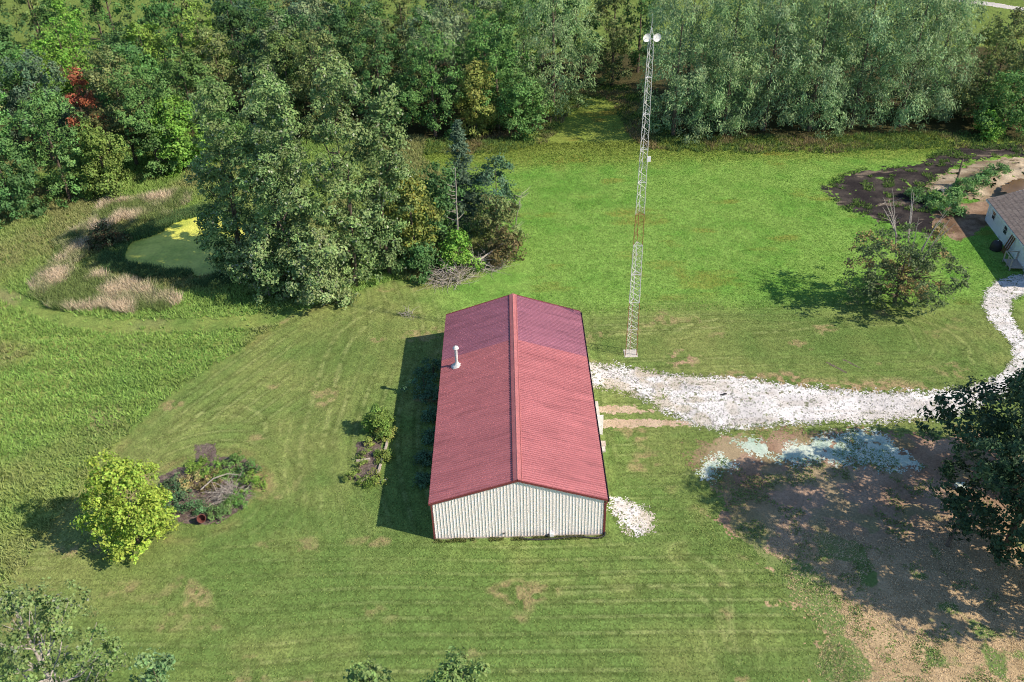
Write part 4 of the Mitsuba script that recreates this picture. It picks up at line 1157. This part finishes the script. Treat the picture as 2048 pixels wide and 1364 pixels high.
# stove pipe through the left roof
pipe = part(barn, 'stove_pipe', tube([(-4.88, 15.93, 3.9), (-4.88, 15.93, 5.1), (-4.88, 15.93, 5.75)], .125, 18), 'mat_galvanised', smooth=40)
part(pipe, 'flashing', lathe([(.50, 3.93), (.42, 4.06), (.25, 4.16), (.17, 4.34), (.128, 4.40)], (-4.88, 15.93, .0), 22), 'mat_galvanised', smooth=40)
part(pipe, 'cap', lathe([(0, 5.74), (.24, 5.76), (.27, 5.80), (.20, 5.93), (.07, 6.02), (0, 6.03)], (-4.88, 15.93, 0), 20), 'mat_galvanised', smooth=40)
# door leaf swung open on the right wall, seen from above
door = part(barn, 'door', box((6.15, 11.05, .12), (7.12, 11.10, 2.15)), 'mat_siding', 'white side door standing open at a right angle')
part(door, 'handle', box((6.98, 11.02, 1.02), (7.06, 11.048, 1.12)), 'mat_galvanised')
part(barn, 'sliding_door', box((6.22, 12.0, .1), (6.28, 15.3, 3.2)), 'mat_siding', 'white sliding door on the right wall')
part(barn, 'vent', lathe([(.0, 0), (.07, 0), (.07, .05), (0, .06)], (0, 0, 0), 12)[0] @ np.array([[1, 0, 0], [0, 0, 1], [0, -1, 0]]) + V(-1.08, YW0 - .05, .45) if False else box((-1.13, YW0 - .11, .40), (-1.03, YW0 - .035, .50)), 'mat_black')
part(barn, 'meter_box', box((2.22, YW0 - .16, .05), (2.50, YW0 - .035, .36)), 'mat_siding', 'small white utility box at the foot of the front wall')
part(barn, 'tap', join([box((2.04, YW0 - .22, .16), (2.16, YW0 - .035, .26)), box((2.06, YW0 - .26, .05), (2.10, YW0 - .18, .30))]), 'mat_black')
struct('apron', box((6.1, 11.9, -.2), (7.15, 15.6, .06)), 'mat_concrete', 'pale concrete apron at the sliding door')
# step of two blocks
k = thing('door_step', 'two weathered blocks lying by the right wall of the barn', 'step')
part(k, 'block', box((6.55, 9.55, 0), (7.25, 10.15, .22)), 'mat_timber')
part(k, 'block', box((6.55, 8.95, 0), (7.15, 9.50, .19)), 'mat_concrete')
# corrugated drain hose along the front wall
hp = np.array([(6.17, .02, .35), (6.18, -.05, .10), (6.0, -.16, .06), (5.6, -.30, .06), (5.1, -.24, .06), (4.4, -.10, .06), (3.7, -.10, .06), (2.9, -.22, .06), (2.2, -.28, .06), (1.5, -.29, .06), (.95, -.27, .06), (.45, -.20, .06), (.06, -.08, .06)])
tt = np.linspace(0, len(hp) - 1, 180)
hs = np.stack([np.interp(tt, np.arange(len(hp)), hp[:, i]) for i in range(3)], 1)
hs[2:-2] = (hs[:-4] + hs[1:-3] + hs[2:-2] + hs[3:-1] + hs[4:]) / 5
single('drain_hose', tube(hs, .058 + .007 * (np.arange(180) % 2), 10), 'mat_black', 'black corrugated drain hose along the foot of the front wall', 'hose')

# ------------------------------------------------------------------ lattice mast
mast = thing('lattice_mast', 'tall three legged lattice mast right of the barn', 'mast')
MX, MY, MH = 10.9, 22.75, 28.9


def mast_r(z):
    return (.60 - (.60 - .235) * z / MH)


def leg_at(i, z):
    a = math.radians(-90 + 60 + 120 * i)
    lx = .20 * z / MH
    return V(MX - lx * .0 + mast_r(z) * math.cos(a), MY + mast_r(z) * math.sin(a), z)


zs = np.linspace(0, MH, 11)
for s in range(10):
    z0, z1 = zs[s], zs[s + 1]
    rusty_leg = s in (0, 1)
    rusty = s == 4
    sec = fresh(mast + '__section')
    for i in range(3):
        part(sec, 'leg', tube([leg_at(i, z0), leg_at(i, z1 - .02)], .032 - .001 * s, 7), 'mat_rust' if rusty_leg or rusty else 'mat_galvanised')
    nb = 5 if s < 5 else 6
    zz = np.linspace(z0 + .05, z1 - .07, nb + 1)
    brace = []
    for i in range(3):
        j = (i + 1) % 3
        for q in range(nb):
            a, b = (leg_at(i, zz[q]), leg_at(j, zz[q + 1])) if q % 2 == 0 else (leg_at(j, zz[q]), leg_at(i, zz[q + 1]))
            brace.append(tube([a, b], .012, 4, False))
            a, b = (leg_at(j, zz[q]), leg_at(i, zz[q + 1])) if q % 2 == 0 else (leg_at(i, zz[q]), leg_at(j, zz[q + 1]))
            if s in (0, 1, 2, 3):
                brace.append(tube([a, b], .009, 4, False))
    part(sec, 'brace', join(brace), 'mat_rust' if rusty else 'mat_galvanised', kind='stuff')
    part(sec, 'flange', join([tube([leg_at(i, z1 - .05), leg_at((i + 1) % 3, z1 - .05)], .026, 5, False) for i in range(3)]), 'mat_rust' if rusty else 'mat_galvanised', kind='stuff')
top = V(MX, MY, 29.75)
part(mast, 'top_cone', join([tube([leg_at(i, MH), top], .022, 6) for i in range(3)]), 'mat_galvanised')
part(mast, 'spike', tube([top - V(0, 0, .05), top + V(0, 0, .95)], [.022, .010], 6), 'mat_galvanised')
part(mast, 'base_plate', box((MX - .62, MY - .62, 0), (MX + .62, MY + .62, .03)), 'mat_concrete')
for sx, l in ((-1, 'left white round dish antenna at the mast top'), (1, 'right white round dish antenna at the mast top')):
    d = thing('dish_antenna', l, 'antenna', 'dish antennas on the mast')
    pv, pf = lathe([(.0, .0), (.14, .012), (.24, .04), (.30, .075), (.305, .07), (.24, .028), (.14, 0), (0, -.012)], (0, 0, 0), 24)
    R = trimesh.transformations.rotation_matrix(math.radians(90), [1, 0, 0])[:3, :3] @ np.eye(3)
    Rz = trimesh.transformations.rotation_matrix(math.radians(12), [0, 0, 1])[:3, :3]
    cpos = V(MX + sx * .38, MY - .34, 29.05)
    part(d, 'reflector', (pv @ R.T @ Rz.T + cpos, pf), 'mat_siding', smooth=35)
    part(d, 'feed', tube([cpos, cpos + V(sx * .05, -.25, 0)], [.02, .025], 8), 'mat_galvanised')
    part(d, 'bracket', tube([cpos + V(0, .03, 0), V(MX + sx * .12, MY - .1, 29.05)], .025, 6), 'mat_galvanised')
single('panel_antenna', box((MX + .26, MY - .42, 19.2), (MX + .56, MY - .30, 19.62)), 'mat_siding', 'small white box antenna half way up the mast', 'antenna')

# ------------------------------------------------------------------ white house at the right edge
house = thing('house', 'white house with brown shingle roof at the right picture edge', 'house')
hx, hy = V(55.75, 48.15), V(54.35, 36.8)
hu = norm(hy - hx)          # along the long wall, towards the camera
hn = V(-hu[1], hu[0])       # towards the inside (right)
if hn[0] < 0:
    hn = -hn
HL, HWD, WH = 16.0, 9.0, 2.55


def hp3(a, b, z):
    q = hx + hu * a + hn * b
    return V(q[0], q[1], z)


def hbox(a0, a1, b0, b1, z0, z1):
    v = np.array([hp3(a, b, z) for z in (z0, z1) for a, b in ((a0, b0), (a1, b0), (a1, b1), (a0, b1))])
    return v, tris([[0, 1, 2, 3], [7, 6, 5, 4], [0, 4, 5, 1], [1, 5, 6, 2], [2, 6, 7, 3], [3, 7, 4, 0]])


wl = part(house, 'wall', hbox(0, HL, 0, HWD, 0, WH), 'mat_siding')
for i in range(11):
    z = .12 + i * .22
    part(wl, 'siding_board', hbox(.0, HL, -.022 + .001 * (i % 2), -.002, z, z + .205), 'mat_siding')
RP = 1.55
rr = []
for (b0, b1) in ((-.3, HWD / 2), (HWD + .3, HWD / 2)):
    zb = WH - .3 * RP / (HWD / 2) + .06
    v = np.array([hp3(-.4, b0, zb), hp3(HL + .4, b0, zb), hp3(HL + .4, b1, WH + RP + .06), hp3(-.4, b1, WH + RP + .06)])
    rr.append((np.vstack([v, v - V(0, 0, .12)]), tris([[0, 1, 2, 3], [7, 6, 5, 4], [0, 4, 5, 1], [1, 5, 6, 2], [2, 6, 7, 3], [3, 7, 4, 0]])))
rf = part(house, 'roof', join(rr), 'mat_shingle')
gs = np.random.default_rng(81)
for i in range(11):
    t0 = i / 11
    z0 = WH - .3 * RP / (HWD / 2) + .075 + t0 * (RP + .3 * RP / (HWD / 2))
    b0 = -.3 + t0 * (HWD / 2 + .3)
    b1 = -.3 + (t0 + 1 / 11) * (HWD / 2 + .3)
    z1 = z0 + (RP + .3 * RP / (HWD / 2)) / 11
    v = np.array([hp3(-.42, b0, z0 + .02), hp3(HL + .4, b0, z0 + .02), hp3(HL + .4, b1, z1), hp3(-.42, b1, z1), hp3(-.42, b0, z0), hp3(HL + .4, b0, z0)])
    part(rf, 'shingle_course', (v, np.array([[0, 1, 2], [0, 2, 3], [4, 5, 1], [4, 1, 0]])), 'mat_shingle')
part(house, 'fascia', join([hbox(-.46, HL + .4, -.35, -.302, WH - .27, WH - .06)]), 'mat_siding')
v = np.array([hp3(-.43, -.32, WH - .26), hp3(-.43, HWD / 2, WH + RP - .10), hp3(-.43, HWD / 2, WH + RP + .10), hp3(-.43, -.32, WH - .06)])
part(house, 'gable_trim', (np.vstack([v, v + np.append(hu * .03, 0)]), tris([[0, 1, 2, 3], [7, 6, 5, 4], [0, 4, 5, 1], [1, 5, 6, 2], [2, 6, 7, 3], [3, 7, 4, 0]])), 'mat_siding')
v = np.array([hp3(-.002, 0, WH), hp3(-.002, HWD, WH), hp3(-.002, HWD / 2, WH + RP)])
part(house, 'gable', (v, np.array([[0, 1, 2]])), 'mat_siding')
for a in (1.5, 5.2):
    w_ = part(house, 'window', hbox(a, a + .95, -.05, -.025, 1.05, 2.1), 'mat_siding')
    part(w_, 'pane', hbox(a + .08, a + .87, -.058, -.052, 1.13, 2.02), 'mat_glass')
    part(w_, 'mullion', hbox(a + .08, a + .87, -.066, -.060, 1.55, 1.60), 'mat_siding')
GBD = 'red boards leaning against the house wall'
for i in range(3):
    a = 7.6 + i * .42
    single('board', beam(hp3(a + .25, -.75, .02), hp3(a, -.07, 2.0), .14, .05, up=(hu[0], hu[1], 0)), 'mat_rust', f'reddish board leaning against the white house wall, {ORD[i]} from the far end', 'board', GBD)
# black covered grill by the wall
k = thing('covered_grill', 'black covered round grill in the shade of the white house', 'grill')
q = hp3(7.4, -1.25, 0)
part(k, 'cover', lathe([(.60, .0), (.62, .25), (.58, .6), (.50, .9), (.30, 1.08), (0, 1.13)], q, 20), 'mat_black', smooth=40)
part(k, 'knob', lathe([(.05, 1.1), (.06, 1.16), (0, 1.2)], q, 10), 'mat_galvanised')
# deck
dk = thing('deck', 'small wooden deck with railing at the house wall', 'deck')
for i in range(9):
    part(dk, 'plank', hbox(10.15 + .02, 12.2, -1.45 + i * .155, -1.45 + i * .155 + .14, .30, .35), 'mat_timber')
for a, b in ((10.2, -1.4), (11.2, -1.4), (12.15, -1.4), (10.2, -.12)):
    part(dk, 'post', hbox(a - .05, a + .05, b - .05, b + .05, 0, 1.25), 'mat_timber')
part(dk, 'rail', hbox(10.15, 12.2, -1.44, -1.36, 1.26, 1.33), 'mat_timber')
part(dk, 'rail', hbox(10.16, 10.24, -1.35, -.05, 1.26, 1.33), 'mat_timber')
# leaning post by the sand bank
single('leaning_post', tube([(55.5, 56.4, 0), (56.2, 57.3, 1.6), (56.8, 58.4, 3.4)], [.15, .12, .09], 8), 'mat_bark', 'dark leaning post standing in the sand bank', 'post')
# small things on the ground
single('litter', join([box((17.9, 16.0, .012), (18.25, 16.15, .05)), box((18.2, 16.1, .012), (18.5, 16.3, .04))]), 'mat_black', 'black scrap lying on the gravel driveway', 'scrap')
k = thing('twig_heap', 'few pale sticks lying on the lawn behind the barn', 'sticks')
part(k, 'branch', twigs(gq, (-10.7, 30.4), .8, .5, .1, 26, 1.2, .02), 'mat_pale_bark', kind='stuff')
for i, (x0, y0, x1, y1) in enumerate([(28.5, 20.6, 29.9, 18.8), (30.2, 20.9, 31.3, 19.5)]):
    single('rut', mask_sheet(ragged([(x0 - .12, y0), (x1 - .12, y1), (x1 + .12, y1), (x0 + .12, y0)], .1, 2, .1, 5, .0, 140 + i), 28, 32, 18, 21.5, .08, .01, 140 + i), 'mat_mulch', ['left dark rut in the lawn above the driveway', 'right dark rut in the lawn above the driveway'][i], 'rut')
single('tarp', box((33.2, 3.6, .02), (33.9, 4.2, .3)), 'mat_mint', 'small teal bundle on the ground under the big dark tree', 'bundle')
